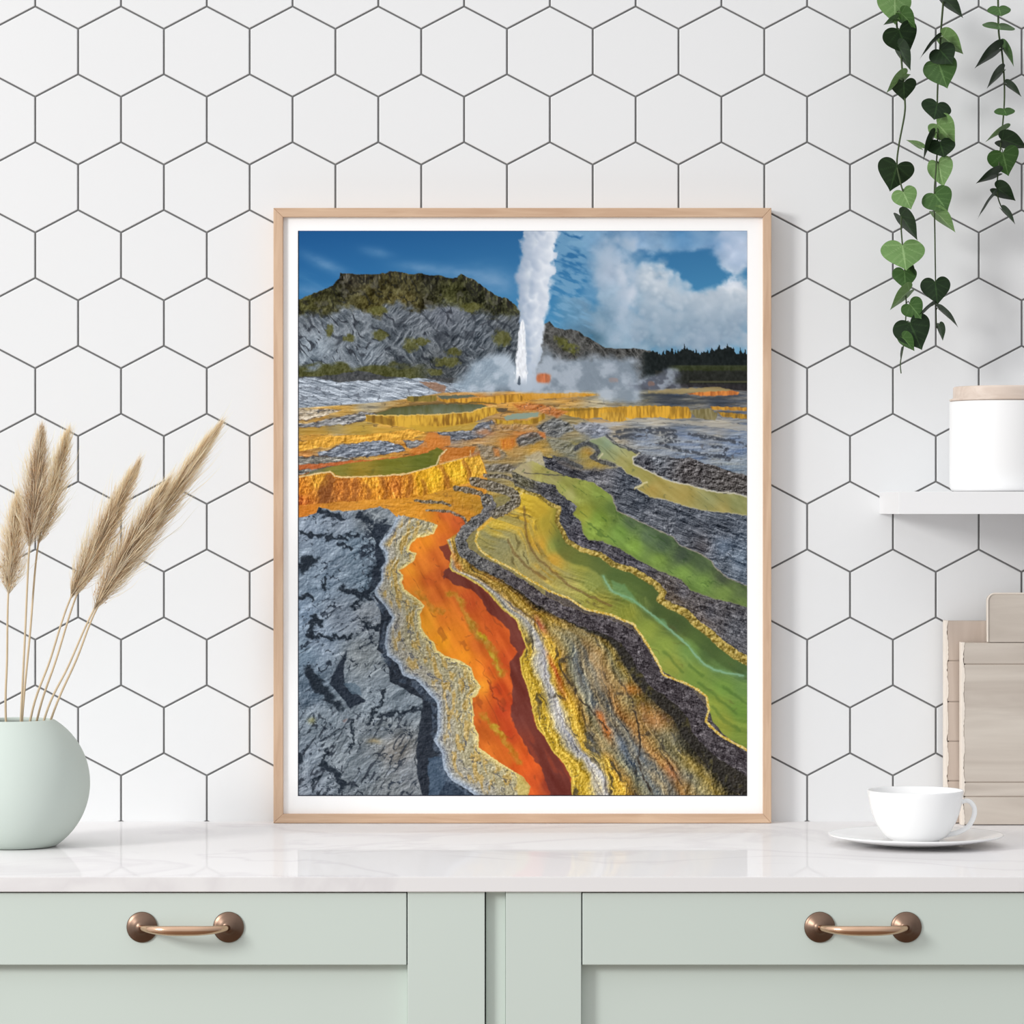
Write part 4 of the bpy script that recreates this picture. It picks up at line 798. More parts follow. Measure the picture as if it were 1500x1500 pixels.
# hexagonal tiled wall: every tile a bevelled hexagon standing proud of grey grout
m_grout = mat('grout_material', (116, 116, 116), .9, var=.05, scale=(40, 40, 40))
m_tile = mat('tile_glaze_material', (231, 232, 233), .32, var=.008, scale=(2, 2, 2), spec=.3)
PX = .0008
def build_wall():
    W, V, S = 125.6, 66.4, 33.0               # tile width, upright edge, slanted rise (in wall millimetres * 1.25)
    g = 1.35                                  # half grout
    bm = bmesh.new()
    box(bm, -1.8, 1.8, .0, .10, 0, 2.7)
    for f in bm.faces: f.material_index = 0
    row0 = 142.0 + V / 2                      # centre height of a row of upright joints at x = 52
    for r in range(-9, 13):
        cyp = row0 + r * (V + S)
        if CAM_Z + (750 - cyp - 70) * PX < .9 - .2: continue
        xo = 52.0 + (0 if r % 2 == 0 else W / 2)
        for c in range(-13, 25):
            cxp = xo + W / 2 + c * W
            if abs((cxp - 750) * PX) > 1.72: continue
            def ring(ins, y):
                hw = W / 2 - ins; t = ins * .55
                pts = [(cxp + hw, cyp - V / 2 + t), (cxp, cyp - V / 2 - S + ins * 1.12), (cxp - hw, cyp - V / 2 + t), (cxp - hw, cyp + V / 2 - t), (cxp, cyp + V / 2 + S - ins * 1.12), (cxp + hw, cyp + V / 2 - t)]
                return [bm.verts.new(((a - 750) * PX, y, CAM_Z + (750 - b) * PX)) for a, b in pts]
            r0 = ring(g, .0); r1 = ring(g, -.0010); r2 = ring(g + .9, -.0016)
            fs = []
            for a, b in ((r0, r1), (r1, r2)):
                for i in range(6):
                    j = (i + 1) % 6
                    fs.append(bm.faces.new((a[i], a[j], b[j], b[i])))
            fs.append(bm.faces.new(r2))
            for f in fs: f.material_index = 1
    bmesh.ops.recalc_face_normals(bm, faces=bm.faces)
    o = from_bm('wall_back', bm, m_grout); o.data.materials.append(m_tile)
    return tag(o, 'white hexagonal tile wall with thin grey grout lines', kind='structure')
build_wall()

# ================================================================ WORKTOP
def worktop_material():
    m = bpy.data.materials.new('polished_marble_material'); m.use_nodes = True
    n = m.node_tree; n.nodes.clear()
    out = n.nodes.new('ShaderNodeOutputMaterial'); mix = n.nodes.new('ShaderNodeMixShader'); mix.inputs[0].default_value = .17
    d = n.nodes.new('ShaderNodeBsdfDiffuse'); g = n.nodes.new('ShaderNodeBsdfGlossy'); g.inputs['Roughness'].default_value = .03
    t = n.nodes.new('ShaderNodeTexCoord'); nz = n.nodes.new('ShaderNodeTexNoise'); nz.inputs['Scale'].default_value = 3.2; nz.inputs['Detail'].default_value = 7; nz.inputs['Distortion'].default_value = 1.3
    r = n.nodes.new('ShaderNodeValToRGB')
    w = lin((243, 241, 241)); v = lin((234, 231, 232))
    r.color_ramp.elements[0].position = .46; r.color_ramp.elements[0].color = (*w, 1)
    r.color_ramp.elements[1].position = .54; r.color_ramp.elements[1].color = (*w, 1)
    e = r.color_ramp.elements.new(.5); e.color = (*v, 1)
    n.links.new(t.outputs['Object'], nz.inputs[0]); n.links.new(nz.outputs[0], r.inputs[0]); n.links.new(r.outputs[0], d.inputs[0])
    n.links.new(d.outputs[0], mix.inputs[1]); n.links.new(g.outputs[0], mix.inputs[2]); n.links.new(mix.outputs[0], out.inputs[0])
    return m
YF = -.6095
top = bbox('countertop', -.66, .74, YF, -.0012, CT - .0150, CT, worktop_material(), bevel=.0008)
tag(top, 'glossy white marble worktop running under the framed picture', 'worktop')

# ================================================================ CABINETS
m_sage = mat('sage_paint_material', (208, 219, 212), .42, var=.012, scale=(3, 3, 3), spec=.35)
m_bronze = mat('rose_bronze_material', (214, 178, 150), .2, metallic=1.0, var=.04, scale=(40, 40, 40))
m_bronze_dk = mat('brushed_bronze_material', (126, 104, 90), .36, metallic=1.0, var=.08, scale=(90, 90, 90))

def handle(parent, cx, cz, yf):
    """two domed rosettes carrying a bowed bar; the whole pull hangs on the drawer"""
    bm = bmesh.new()
    half = .0430
    pts = []
    for i in range(33):
        t = i / 32; a = (t - .5) * 2
        x = half * a
        y = -.004 - .021 * (1 - abs(a) ** 3.2)
        pts.append((x, y, -.0005 * (1 - a * a)))
    rad = [(.0030 + .0018 * (1 - ((i / 32 - .5) * 2) ** 2), .0032 + .0022 * (1 - ((i / 32 - .5) * 2) ** 2)) for i in range(33)]
    tube(bm, pts, rad, 20)
    h = from_bm('handle', bm, m_bronze, parent, True)
    h.location = (cx, yf, cz)
    return h

def rosette(parent, cx, cz, yf):
    o = lathe('rosette', [(0, 0), (.0152, 0), (.0154, .0012), (.0146, .0022), (.0130, .0025), (.0120, .0033), (.0085, .0052), (.0062, .0070), (.0048, .0085), (0, .0090)], m_bronze_dk, parent, 64)
    o.rotation_euler = (math.pi / 2, 0, 0); o.location = (cx, yf, cz)
    return o

YC = -.606                                     # face of the cabinet frames
sC = (4 + YC) / 5000
def cx_(px): return (px - 750) * sC
def cz_(py): return CAM_Z + (750 - py) * sC

def cabinet(x_out, x_in, drawer_out, drawer_in, hx, label):
    """x_out/x_in: outer sides; drawer_out/in: inner sides of the stiles; all in metres"""
    xa, xb = min(x_out, x_in), max(x_out, x_in); da, db = min(drawer_out, drawer_in), max(drawer_out, drawer_in)
    xm = (xa + xb) / 2
    t = thing('base_cabinet', (xm, YC, 0), label, 'cabinet')
    zt = CT - .0152; zd = cz_(1413.5)
    bm = bmesh.new()
    box(bm, xa - xm, xb - xm, .034, .56, .10, zt)                 # carcass
    box(bm, xa - xm + .02, xb - xm - .02, .07, .54, 0, .10)       # plinth
    from_bm('body', bm, m_sage, t)
    for a, b in ((xa, da), (db, xb)):
        bbox('stile', a - xm, b - xm, 0, .034, .10, zt, m_sage, t, .0008)
    bbox('bottom_rail', da - xm, db - xm, .001, .034, .10, .19, m_sage, t, .0008)
    dr = bbox('drawer', da - xm + .0011, db - xm - .0011, .0002, .032, zd, zt - .0012, m_sage, t, .0009)
    door = bbox('door_panel', da - xm + .0004, db - xm - .0004, .0125, .030, .1904, zd - .0015, m_sage, t, .0006)
    hz = cz_(1358)
    handle(dr, hx - xm, hz, -.003)
    for s in (-1, 1):
        rosette(dr, hx - xm + s * .0430, hz, .0002)
    return t
cabinet(cx_(-167), cx_(710), cx_(-54), cx_(597), cx_(271.5), 'sage green base cabinet on the left, under the vase of dried grass')
cabinet(cx_(1790), cx_(741), cx_(1677), cx_(851.5), cx_(1264), 'sage green base cabinet on the right, under the cup and saucer')
# recessed filler strip between the two cabinets
fb = bmesh.new(); box(fb, cx_(710) + .0012, cx_(741) - .0002, YC + .009, YC + .05, .10, CT - .0153)
fs = from_bm('filler_strip', fb, m_sage, None, False, .0008)
tag(fs, 'narrow recessed sage green filler strip between the two base cabinets', 'filler strip')

# ================================================================ FRAMED PRINT
m_oak = wood('pale_oak_material', (196, 163, 136), (214, 184, 156), 'Z', 120, .55)
m_oak_h = wood('pale_oak_rail_material', (196, 163, 136), (214, 184, 156), 'X', 120, .55)
m_mat = mat('white_mat_board_material', (254, 254, 254), .9, var=.003, spec=.1)
yF, yM = -.0290, -.0230
fx0, fz1 = P(400.5, 304, yF).x, P(400, 304.5, yF).z
fx1 = P(1130, 304, yF).x
fz0 = CT + .0004
frame = thing('picture_frame', ((fx0 + fx1) / 2, yF, fz0), 'large framed landscape print in a thin pale oak frame standing on the worktop', 'framed picture')
fcx = (fx0 + fx1) / 2
wv, wh = .0112, .0106
def rail(name, pts, m, depth, parent):
    """mitred length of moulding: outline in x,z extruded in y with a softened edge"""
    bm = bmesh.new()
    a = [bm.verts.new((x, 0, z)) for x, z in pts]; b = [bm.verts.new((x, depth, z)) for x, z in pts]
    bm.faces.new(a); bm.faces.new(b[::-1])
    for i in range(4):
        j = (i + 1) % 4; bm.faces.new((a[j], a[i], b[i], b[j]))
    bmesh.ops.recalc_face_normals(bm, faces=bm.faces)
    return from_bm(name, bm, m, parent, False, .0009, 3)
H = fz1 - fz0; hw = (fx1 - fx0) / 2; D = .0265
rail('frame_side', [(-hw, 0), (-hw + wv, wh), (-hw + wv, H - wh), (-hw, H)], m_oak, D, frame)
rail('frame_side', [(hw, 0), (hw - wv * .86, wh), (hw - wv * .86, H - wh), (hw, H)], m_oak, D, frame)
rail('frame_rail', [(-hw, H), (-hw + wv, H - wh), (hw - wv * .86, H - wh), (hw, H)], m_oak_h, D, frame)
rail('frame_rail', [(-hw, 0), (-hw + wv, wh), (hw - wv * .86, wh), (hw, 0)], m_oak_h, D, frame)
mb_ = bmesh.new(); box(mb_, -hw + .004, hw - .004, yM - yF, .024, .004, H - .004)
from_bm('mat_board', mb_, m_mat, frame)

def print_material():
    m = bpy.data.materials.new('printed_landscape_material'); m.use_nodes = True
    n = m.node_tree; b = n.nodes['Principled BSDF']
    a = n.nodes.new('ShaderNodeAttribute'); a.attribute_name = 'ink'
    n.links.new(a.outputs['Color'], b.inputs['Base Color'])
    b.inputs['Roughness'].default_value = .85; b.inputs['Specular IOR Level'].default_value = .08
    return m

def build_print(step):
    img = paint_print(step)
    ny, nx = img.shape[:2]
    yq = yM - .0004
    s = (4 + yq) / 5000
    gx = (np.linspace(PX0, PX1, nx) - .6 - 750) * s - fcx
    gz = CAM_Z + (750 - np.linspace(PY0, PY1, ny)) * s - fz0
    GX, GZ = np.meshgrid(gx, gz)
    co = np.empty((ny * nx, 3)); co[:, 0] = GX.ravel(); co[:, 1] = yq - yF; co[:, 2] = GZ.ravel()
    idx = np.arange(ny * nx).reshape(ny, nx)
    q = np.stack([idx[:-1, :-1], idx[1:, :-1], idx[1:, 1:], idx[:-1, 1:]], -1).reshape(-1)
    nf = (ny - 1) * (nx - 1)
    me = bpy.data.meshes.new('print')
    me.vertices.add(ny * nx); me.vertices.foreach_set('co', co.ravel())
    me.loops.add(nf * 4); me.loops.foreach_set('vertex_index', q.astype(np.int32))
    me.polygons.add(nf); me.polygons.foreach_set('loop_start', np.arange(0, nf * 4, 4, dtype=np.int32))
    me.update(calc_edges=True)
    at = me.color_attributes.new('ink', 'FLOAT_COLOR', 'POINT')
    rgba = np.ones((ny * nx, 4)); rgba[:, :3] = lin(img.reshape(-1, 3)) * PRINT_K
    at.data.foreach_set('color', rgba.ravel().astype(np.float32))
    o = link('print', me, print_material(), frame)
    o['label'] = 'printed photograph of a geyser, orange and green mineral streams'
    return o
PRINT_K = .93
build_print(1.0)

# ================================================================ VASE AND PAMPAS GRASS
m_vase = mat('matte_sage_ceramic_material', (203, 213, 206), .75, var=.012, scale=(12, 12, 12), spec=.2)
vc = P(22, 0, -.30); vx, vy = vc.x, -.30
def vase_profile():
    R, zc, zt = .0808, .068, .1365
    out = [(0, 0)]
    a0 = math.asin(-zc / R * .985)
    a1 = math.asin((zt - zc) / R)
    out += [(R * math.cos(a0) - .004, 0)]
    for i in range(41):
        a = a0 + (a1 - a0) * i / 40
        out.append((R * math.cos(a), max(zc + R * math.sin(a), .0006)))
    out.append((out[-1][0] - .0016, zt + .0008)); out.append((out[-1][0] - .0020, zt))
    for i in range(30):
        a = a1 - (a1 - a0) * i / 29
        out.append(((R - .005) * math.cos(a), zc + (R - .005) * math.sin(a) + (.0 if i < 25 else .002)))
    out.append((0, .008))
    return out
vs_ = lathe('vase', vase_profile(), m_vase); vs_.location = (vx, vy, CT + .0003)
tag(vs_, 'round matte sage green ceramic vase holding dried pampas grass', 'vase')

def plume_material():
    m = bpy.data.materials.new('dried_pampas_material'); m.use_nodes = True
    n = m.node_tree; b = n.nodes['Principled BSDF']
    a = n.nodes.new('ShaderNodeAttribute'); a.attribute_name = 'fibre'
    n.links.new(a.outputs['Color'], b.inputs['Base Color']); b.inputs['Roughness'].default_value = .8; b.inputs['Specular IOR Level'].default_value = .15
    tr = n.nodes.new('ShaderNodeBsdfTranslucent'); mx = n.nodes.new('ShaderNodeMixShader'); mx.inputs[0].default_value = .5
    n.links.new(a.outputs['Color'], tr.inputs[0]); n.links.new(b.outputs[0], mx.inputs[1]); n.links.new(tr.outputs[0], mx.inputs[2])
    n.links.new(mx.outputs[0], n.nodes['Material Output'].inputs[0])
    return m
m_plume = plume_material()
m_stem = mat('dried_stem_material', (204, 184, 152), .7, var=.08, scale=(60, 60, 60))

def plume(name_label, foot, base, tip, width, depth, seed, n=2600, dark=.5, bend=0.0, group='pampas stems in the sage vase'):
    """foot: where the stem crosses the vase mouth, base/tip: ends of the feather (photo pixels at this depth)"""
    rng = np.random.RandomState(seed)
    s = (4 + depth) / 5000
    F = Vector(((foot[0] - 750) * s, vy + (depth - vy) * .35, CAM_Z + (750 - foot[1]) * s))
    B = P(base[0], base[1], depth); T = P(tip[0], tip[1], depth - .006)
    root = Vector((vx + (F.x - vx) * .1, vy, CT + .012))
    t = thing('pampas_stem', root, name_label, 'dried grass', group)
    bm = bmesh.new()
    path = smooth_path([root - root, F - root, (F * .5 + B * .5) + Vector((bend * s, 0, 0)) - root, B - root, B + (T - B) * .5 - root], 8)
    tube(bm, path, [.0014 - .0005 * i / (len(path) - 1) for i in range(len(path))], 8)
    from_bm('stem', bm, m_stem, t, True)
    ax = (T - B); L = ax.length; d = ax.normalized()
    side = Vector((0, 1, 0)).cross(d).normalized(); fro = d.cross(side).normalized()
    wpx = width * s * 1.22
    V = []; Fc = []; Cc = []
    cre = lin((255, 249, 230)); tan = lin((252, 232, 196)); brn = lin((156, 112, 74))
    for i in range(int(n * .8)):
        u = rng.rand() ** .9
        env = (min(1, (u + .05) / .20) ** .7) * (1 - max(0, (u - .34) / .66)) ** .62      # fullness along the feather
        env = max(env, .09)
        th = rng.rand() * 2 * math.pi
        rad = side * math.cos(th) + fro * math.sin(th)
        r0 = wpx * .07 * env * rng.rand()
        p0 = B + d * (u * L * .93) + rad * r0
        spread = rng.uniform(.15, 1.0) ** .8
        ln = L * rng.uniform(.10, .24) * (.55 + .6 * env)
        if rng.rand() < .035: ln *= 1.5; spread = rng.uniform(1.1, 1.6)
        out = wpx * .5 * env * spread * (1.0)
        stray = Vector(rng.normal(0, .0016, 3))
        p3 = p0 + d * ln + rad * out + stray
        p1 = p0 + d * ln * .30 + rad * out * .52
        p2 = p0 + d * ln * .66 + rad * out * .86
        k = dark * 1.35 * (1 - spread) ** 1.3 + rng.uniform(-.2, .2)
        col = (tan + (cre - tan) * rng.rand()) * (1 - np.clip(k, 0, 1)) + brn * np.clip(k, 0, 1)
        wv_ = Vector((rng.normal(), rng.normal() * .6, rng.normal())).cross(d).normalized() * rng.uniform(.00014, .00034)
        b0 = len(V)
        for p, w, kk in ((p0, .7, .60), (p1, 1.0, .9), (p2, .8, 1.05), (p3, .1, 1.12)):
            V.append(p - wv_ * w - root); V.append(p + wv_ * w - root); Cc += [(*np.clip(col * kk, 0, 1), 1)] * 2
        for j in range(3):
            q = b0 + 2 * j; Fc.append((q, q + 1, q + 3, q + 2))
    # small seed husks along the middle
    for i in range(int(n * .16)):
        u = .07 + rng.rand() ** .85 * .80
        env = (min(1, (u + .04) / .16) ** .7) * (1 - max(0, (u - .3) / .7)) ** .75
        th = rng.rand() * 2 * math.pi; rad = side * math.cos(th) + fro * math.sin(th)
        p = B + d * (u * L) + rad * wpx * .24 * env * rng.rand()
        dd = (d + rad * .5).normalized() * .0032; ww = dd.cross(fro).normalized() * .0006
        c = lin((196, 160, 124)) * rng.uniform(.6, 1.4); b0 = len(V)
        for q in (p - root, p + dd * .5 + ww - root, p + dd - root, p + dd * .5 - ww - root): V.append(q); Cc.append((*np.clip(c, 0, 1), 1))
        Fc.append((b0, b0 + 1, b0 + 2, b0 + 3))
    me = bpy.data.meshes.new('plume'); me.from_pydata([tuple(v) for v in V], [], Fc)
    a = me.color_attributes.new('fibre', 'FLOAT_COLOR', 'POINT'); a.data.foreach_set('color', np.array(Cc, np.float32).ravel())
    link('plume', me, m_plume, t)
    return t
plume('short pampas plume at the far left, cut by the photo edge', (8, 1056), (12, 872), (26, 722), 48, -.305, 1, 2600, .5)
plume('upright pampas plume with a dark brown centre, tallest above the vase', (28, 1056), (43, 801), (61, 626), 50, -.320, 2, 3000, 1.0)
plume('pale upright pampas plume tucked behind the dark centred one', (34, 1056), (56, 797), (101, 628), 44, -.285, 3, 2400, .35)
plume('leaning pampas plume between the upright pair and the longest one', (43, 1056), (103, 877), (203, 677), 46, -.310, 4, 3000, .75)
plume('thin pampas plume hidden behind the middle leaning plume', (55, 1056), (112, 872), (188, 705), 36, -.290, 5, 1400, .5)
plume('lower leaning pampas plume on the right, nearest the picture frame base', (62, 1056), (137, 894), (246, 704), 50, -.320, 6, 2800, .8)
plume('longest pampas plume, its pointed tip reaching furthest right', (74, 1056), (150, 876), (322, 622), 44, -.300, 7, 3800, .65)

# ================================================================ SHELF, CANISTER
m_white = mat('white_lacquer_material', (240, 240, 241), .4, var=.004, spec=.3)
sz1 = P(0, 720, -.2).z; sz0 = P(0, 753, -.2).z
sh_ = bbox('floating_shelf', .4305, .95, -.2, -.0012, sz0, sz1, m_white, bevel=.0006)
tag(sh_, 'thick white floating wall shelf holding the white canister', 'shelf')
m_porc = mat('white_porcelain_material', (246, 246, 246), .18, var=.003, spec=.4)
m_can = mat('white_stoneware_material', (243, 243, 243), .3, var=.003, spec=.35)
can = thing('canister', (P(1470, 0, -.11).x, -.11, sz1 + .0003), 'white ceramic canister with a pale wooden lid, on the floating shelf', 'canister')
R = .0612
lathe('body', [(0, 0), (R - .006, 0), (R - .0025, .0012), (R - .0006, .004), (R, .009), (R, .1005), (R - .0006, .1022), (R - .002, .103), (R - .004, .1025), (R - .005, .1), (R - .005, .02), (0, .018)], m_can, can, 128)
m_lid = wood('washed_wood_lid_material', (206, 188, 174), (226, 211, 199), 'X', 70, .6)
lathe('lid', [(0, .1032), (R - .0005, .1032), (R + .0002, .1044), (R - .0002, .1052), (R - .004, .1065), (R - .0042, .1180), (R - .0050, .1192), (R - .007, .1196), (0, .1196)], m_lid, can, 128)

# ================================================================ CUTTING BOARDS
m_wash = wood('washed_board_material', (190, 179, 168), (212, 203, 192), 'X', 34, .7, 5)
m_wash_b = wood('washed_back_board_material', (186, 170, 157), (206, 191, 179), 'Z', 34, .7, 5)
m_edge = mat('pale_bark_edge_material', (232, 222, 210), .7, var=.03, scale=(60, 60, 60))
m_seam = mat('plank_seam_material', (176, 163, 152), .8, var=.05)

def board(label, x0, x1, z1, y0, y1, planks, m, handle=None, seed=0):
    """a board of glued planks; each plank is a block with softened edges, the left side keeps a pale wavy live edge"""
    rnd = random.Random(seed)
    t = thing('cutting_board', (x0, y0, CT + .0004), label, 'cutting board')
    w = x1 - x0; dpt = y1 - y0
    bm = bmesh.new()
    zs = planks
    for a, b in zip(zs[:-1], zs[1:]):
        box(bm, .003, w, 0, dpt, a + .0005, b - .0005)
    if handle:
        hx0, hz1 = handle; hx0 -= x0; r = .008
        pts = [(hx0, zs[-1] + .0001), (hx0, hz1 - r)]
        for k in range(1, 9):
            an = math.pi - k / 8 * math.pi / 2; pts.append((hx0 + r + r * math.cos(an), hz1 - r + r * math.sin(an)))
        hx1 = w - hx0
        for k in range(0, 9):
            an = math.pi / 2 - k / 8 * math.pi / 2; pts.append((hx1 - r + r * math.cos(an), hz1 - r + r * math.sin(an)))
        pts.append((hx1, zs[-1] + .0001))
        a = [bm.verts.new((x, 0, z)) for x, z in pts]; b = [bm.verts.new((x, dpt, z)) for x, z in pts]
        bm.faces.new(a[::-1]); bm.faces.new(b)
        for i in range(len(pts)):
            j = (i + 1) % len(pts); bm.faces.new((a[i], a[j], b[j], b[i]))
    bmesh.ops.recalc_face_normals(bm, faces=bm.faces)
    o = from_bm('planks', bm, m, t)
    bv = o.modifiers.new('bevel', 'BEVEL'); bv.width = .0010; bv.segments = 2; bv.limit_method = 'ANGLE'; bv.angle_limit = .8
    # darker core seen through the joints
    bm = bmesh.new(); box(bm, .005, w - .001, .0012, dpt - .0012, .001, zs[-1] - .001)
    from_bm('core', bm, m_seam, t)
    # wavy pale live edge on the left
    bm = bmesh.new(); N = 90; rows = []
    for i in range(N + 1):
        z = zs[-1] * i / N
        ww = .0034 + .0008 * math.sin(z * 150 + seed) + rnd.uniform(-.0006, .0006)
        rows.append([bm.verts.new(p) for p in ((ww, -.0005, z), (.0006, -.0002, z), (0, .002, z), (0, dpt - .001, z), (ww, dpt + .0003, z))])
    for a, b in zip(rows[:-1], rows[1:]):
        for k in range(4): bm.faces.new((a[k], a[k + 1], b[k + 1], b[k]))
        bm.faces.new((a[4], a[0], b[0], b[4]))
    bm.faces.new(rows[0]); bm.faces.new(rows[-1][::-1])
    bmesh.ops.recalc_face_normals(bm, faces=bm.faces)
    from_bm('live_edge', bm, m_edge, t)
    if handle:
        bm = bmesh.new(); pp = [(hx0 - .0005, -.0004, zs[-1] + .0005), (hx0 - .0005, -.0004, hz1 - r)]
        for k in range(1, 9):
            an = math.pi - k / 8 * math.pi / 2; pp.append((hx0 + r + (r + .0005) * math.cos(an), -.0004, hz1 - r + (r + .0005) * math.sin(an)))
        pp.append((hx1 - r, -.0004, hz1 + .0005))
        tube(bm, pp, .0011, 8)
        from_bm('handle_edge', bm, m_edge, t)
    return t
yb = -.031
def bz(py, y): return P(0, py, y).z - CT - .0004
board('back cutting board of pale stacked planks, half hidden by the front one', P(1384, 0, yb).x, P(1384, 0, yb).x + .27, 0, yb, -.0125,
      [0, bz(1144, yb), bz(1086, yb), bz(1028, yb), bz(968, yb), bz(909, yb)], m_wash_b, None, 3)
yf2 = -.0525
bw = .235
board('front cutting board of washed wood with a broad rounded handle on top', P(1408, 0, yf2).x, P(1408, 0, yf2).x + bw, 0, yf2, -.0345,
      [0, bz(1167, yf2), bz(1146, yf2), bz(973, yf2), bz(941, yf2)], m_wash, (P(1447.5, 0, yf2).x, bz(870, yf2)), 7)

# ================================================================ CUP AND SAUCER
ycup = -.292
sx_ = P(1341.5, 0, ycup).x
sa = lathe('saucer', [(0, .0012), (.026, .0012), (.027, 0), (.031, 0), (.032, .0014), (.052, .0028), (.075, .0064), (.0935, .0108), (.0949, .0119), (.0944, .0128), (.0930, .0126), (.074, .0088), (.053, .0052), (.036, .0040), (.0335, .0046), (.0315, .0038), (0, .0036)], m_porc, None, 160)
sa.location = (sx_, ycup, CT + .0003)
tag(sa, 'wide white porcelain saucer under the tea cup on the worktop', 'saucer')
cupx = P(1341, 0, ycup).x
cup = thing('tea_cup', (cupx, ycup, CT + .0003 + .0038), 'white porcelain tea cup with a looped handle, standing on its saucer', 'cup')
Rr, Hc = .0522, .0565
outer = [(.0252, .0), (.0258, .0012), (.0252, .0022), (.0305, .0040), (.0352, .0085), (.0393, .0140), (.0436, .0215), (.0472, .0305), (.0496, .0395), (.0511, .0485), (Rr, Hc - .001)]
inner_ = [(Rr - .0006, Hc), (Rr - .0016, Hc - .0008), (.0494, .0480), (.0478, .0390), (.0454, .0305), (.0418, .0220), (.0374, .0150), (.033, .0100), (.026, .0070), (.014, .0056), (0, .0054)]
lathe('body', [(0, .001), (.0225, .001), (.0235, 0)] + outer + inner_, m_porc, cup, 128)
bm = bmesh.new()
hp_ = smooth_path([(.0488, 0, .0425), (.0545, 0, .0447), (.0600, 0, .0430), (.0640, 0, .0365), (.0632, 0, .0270), (.0570, 0, .0165), (.0465, 0, .0105), (.0360, 0, .0080), (.0310, 0, .0070)], 6)
tube(bm, hp_, [(.0020, .0030)] * len(hp_), 16)
from_bm('handle', bm, m_porc, cup, True)

# ================================================================ TRAILING VINES
def leaf_mesh(name, base, vein, seed):
    """heart-shaped leaf: notch at the origin, pointed tip at (0,0,-1), gently cupped along the midrib"""
    rng = random.Random(seed)
    ctl = [(0, .0, 0), (.10, 0, .13), (.26, 0, .21), (.44, 0, .19), (.59, 0, .06), (.65, 0, -.12), (.60, 0, -.33), (.46, 0, -.53), (.27, 0, -.72), (.10, 0, -.88), (0, 0, -1)]
    edge = smooth_path(ctl, 6); N = len(edge) - 1; M = 12
    V = []; Cc = []; Fc = []
    for i in range(N + 1):
        s_ = i / N
        mid = Vector((0, 0, -(max(0, s_ - .12) / .88) ** 1.25))
        for j in range(-M, M + 1):
            v = j / M; ed = Vector((edge[i].x * (1 if v >= 0 else -1), 0, edge[i].z))
            p = mid.lerp(ed, abs(v)); x, z = p.x, p.z; t = -z
            y = .16 * abs(x) ** 1.3 - .10 * t * t + .010 * math.sin(9 * t + 5 * abs(x))
            V.append((x, y, z))
            k = max(0, 1 - abs(x) / .018)
            k2 = 0
            for ang, z0 in ((.9, 0), (.15, 0), (-.55, -.02), (-.75, -.25), (-.85, -.48)):      # side veins
                dd = abs((z - z0) * math.cos(ang) - abs(x) * math.sin(ang))
                if (abs(x) * math.cos(ang) + (z - z0) * math.sin(ang)) > 0: k2 = max(k2, (1 - dd / .022) * .6)
            kk = max(k, k2, 0); nz = rng.uniform(.92, 1.08)
            Cc.append((*np.clip((lin(base) * (1 - kk) + lin(vein) * kk) * nz, 0, 1), 1))
    w = 2 * M + 1
    for i in range(N):
        for j in range(w - 1):
            a = i * w + j; Fc.append((a, a + 1, a + w + 1, a + w))
    me = bpy.data.meshes.new(name); me.from_pydata(V, [], Fc)
    at = me.color_attributes.new('leaf_tint', 'FLOAT_COLOR', 'POINT'); at.data.foreach_set('color', np.array(Cc, np.float32).ravel())
    me.polygons.foreach_set('use_smooth', [True] * len(me.polygons))
    m = bpy.data.materials.new(name + '_material'); m.use_nodes = True; n = m.node_tree; b = n.nodes['Principled BSDF']
    a = n.nodes.new('ShaderNodeAttribute'); a.attribute_name = 'leaf_tint'; n.links.new(a.outputs['Color'], b.inputs['Base Color'])
    b.inputs['Roughness'].default_value = .5; b.inputs['Specular IOR Level'].default_value = .2
    me.materials.append(m)
    return me
LEAF = {'L': leaf_mesh('light_leaf', (108, 142, 84), (150, 180, 122), 1), 'M': leaf_mesh('mid_leaf', (62, 94, 46), (100, 134, 78), 2), 'D': leaf_mesh('dark_leaf', (30, 48, 26), (54, 80, 44), 3)}
m_vine = mat('vine_stem_material', (62, 78, 44), .7, var=.15, scale=(50, 50, 50))

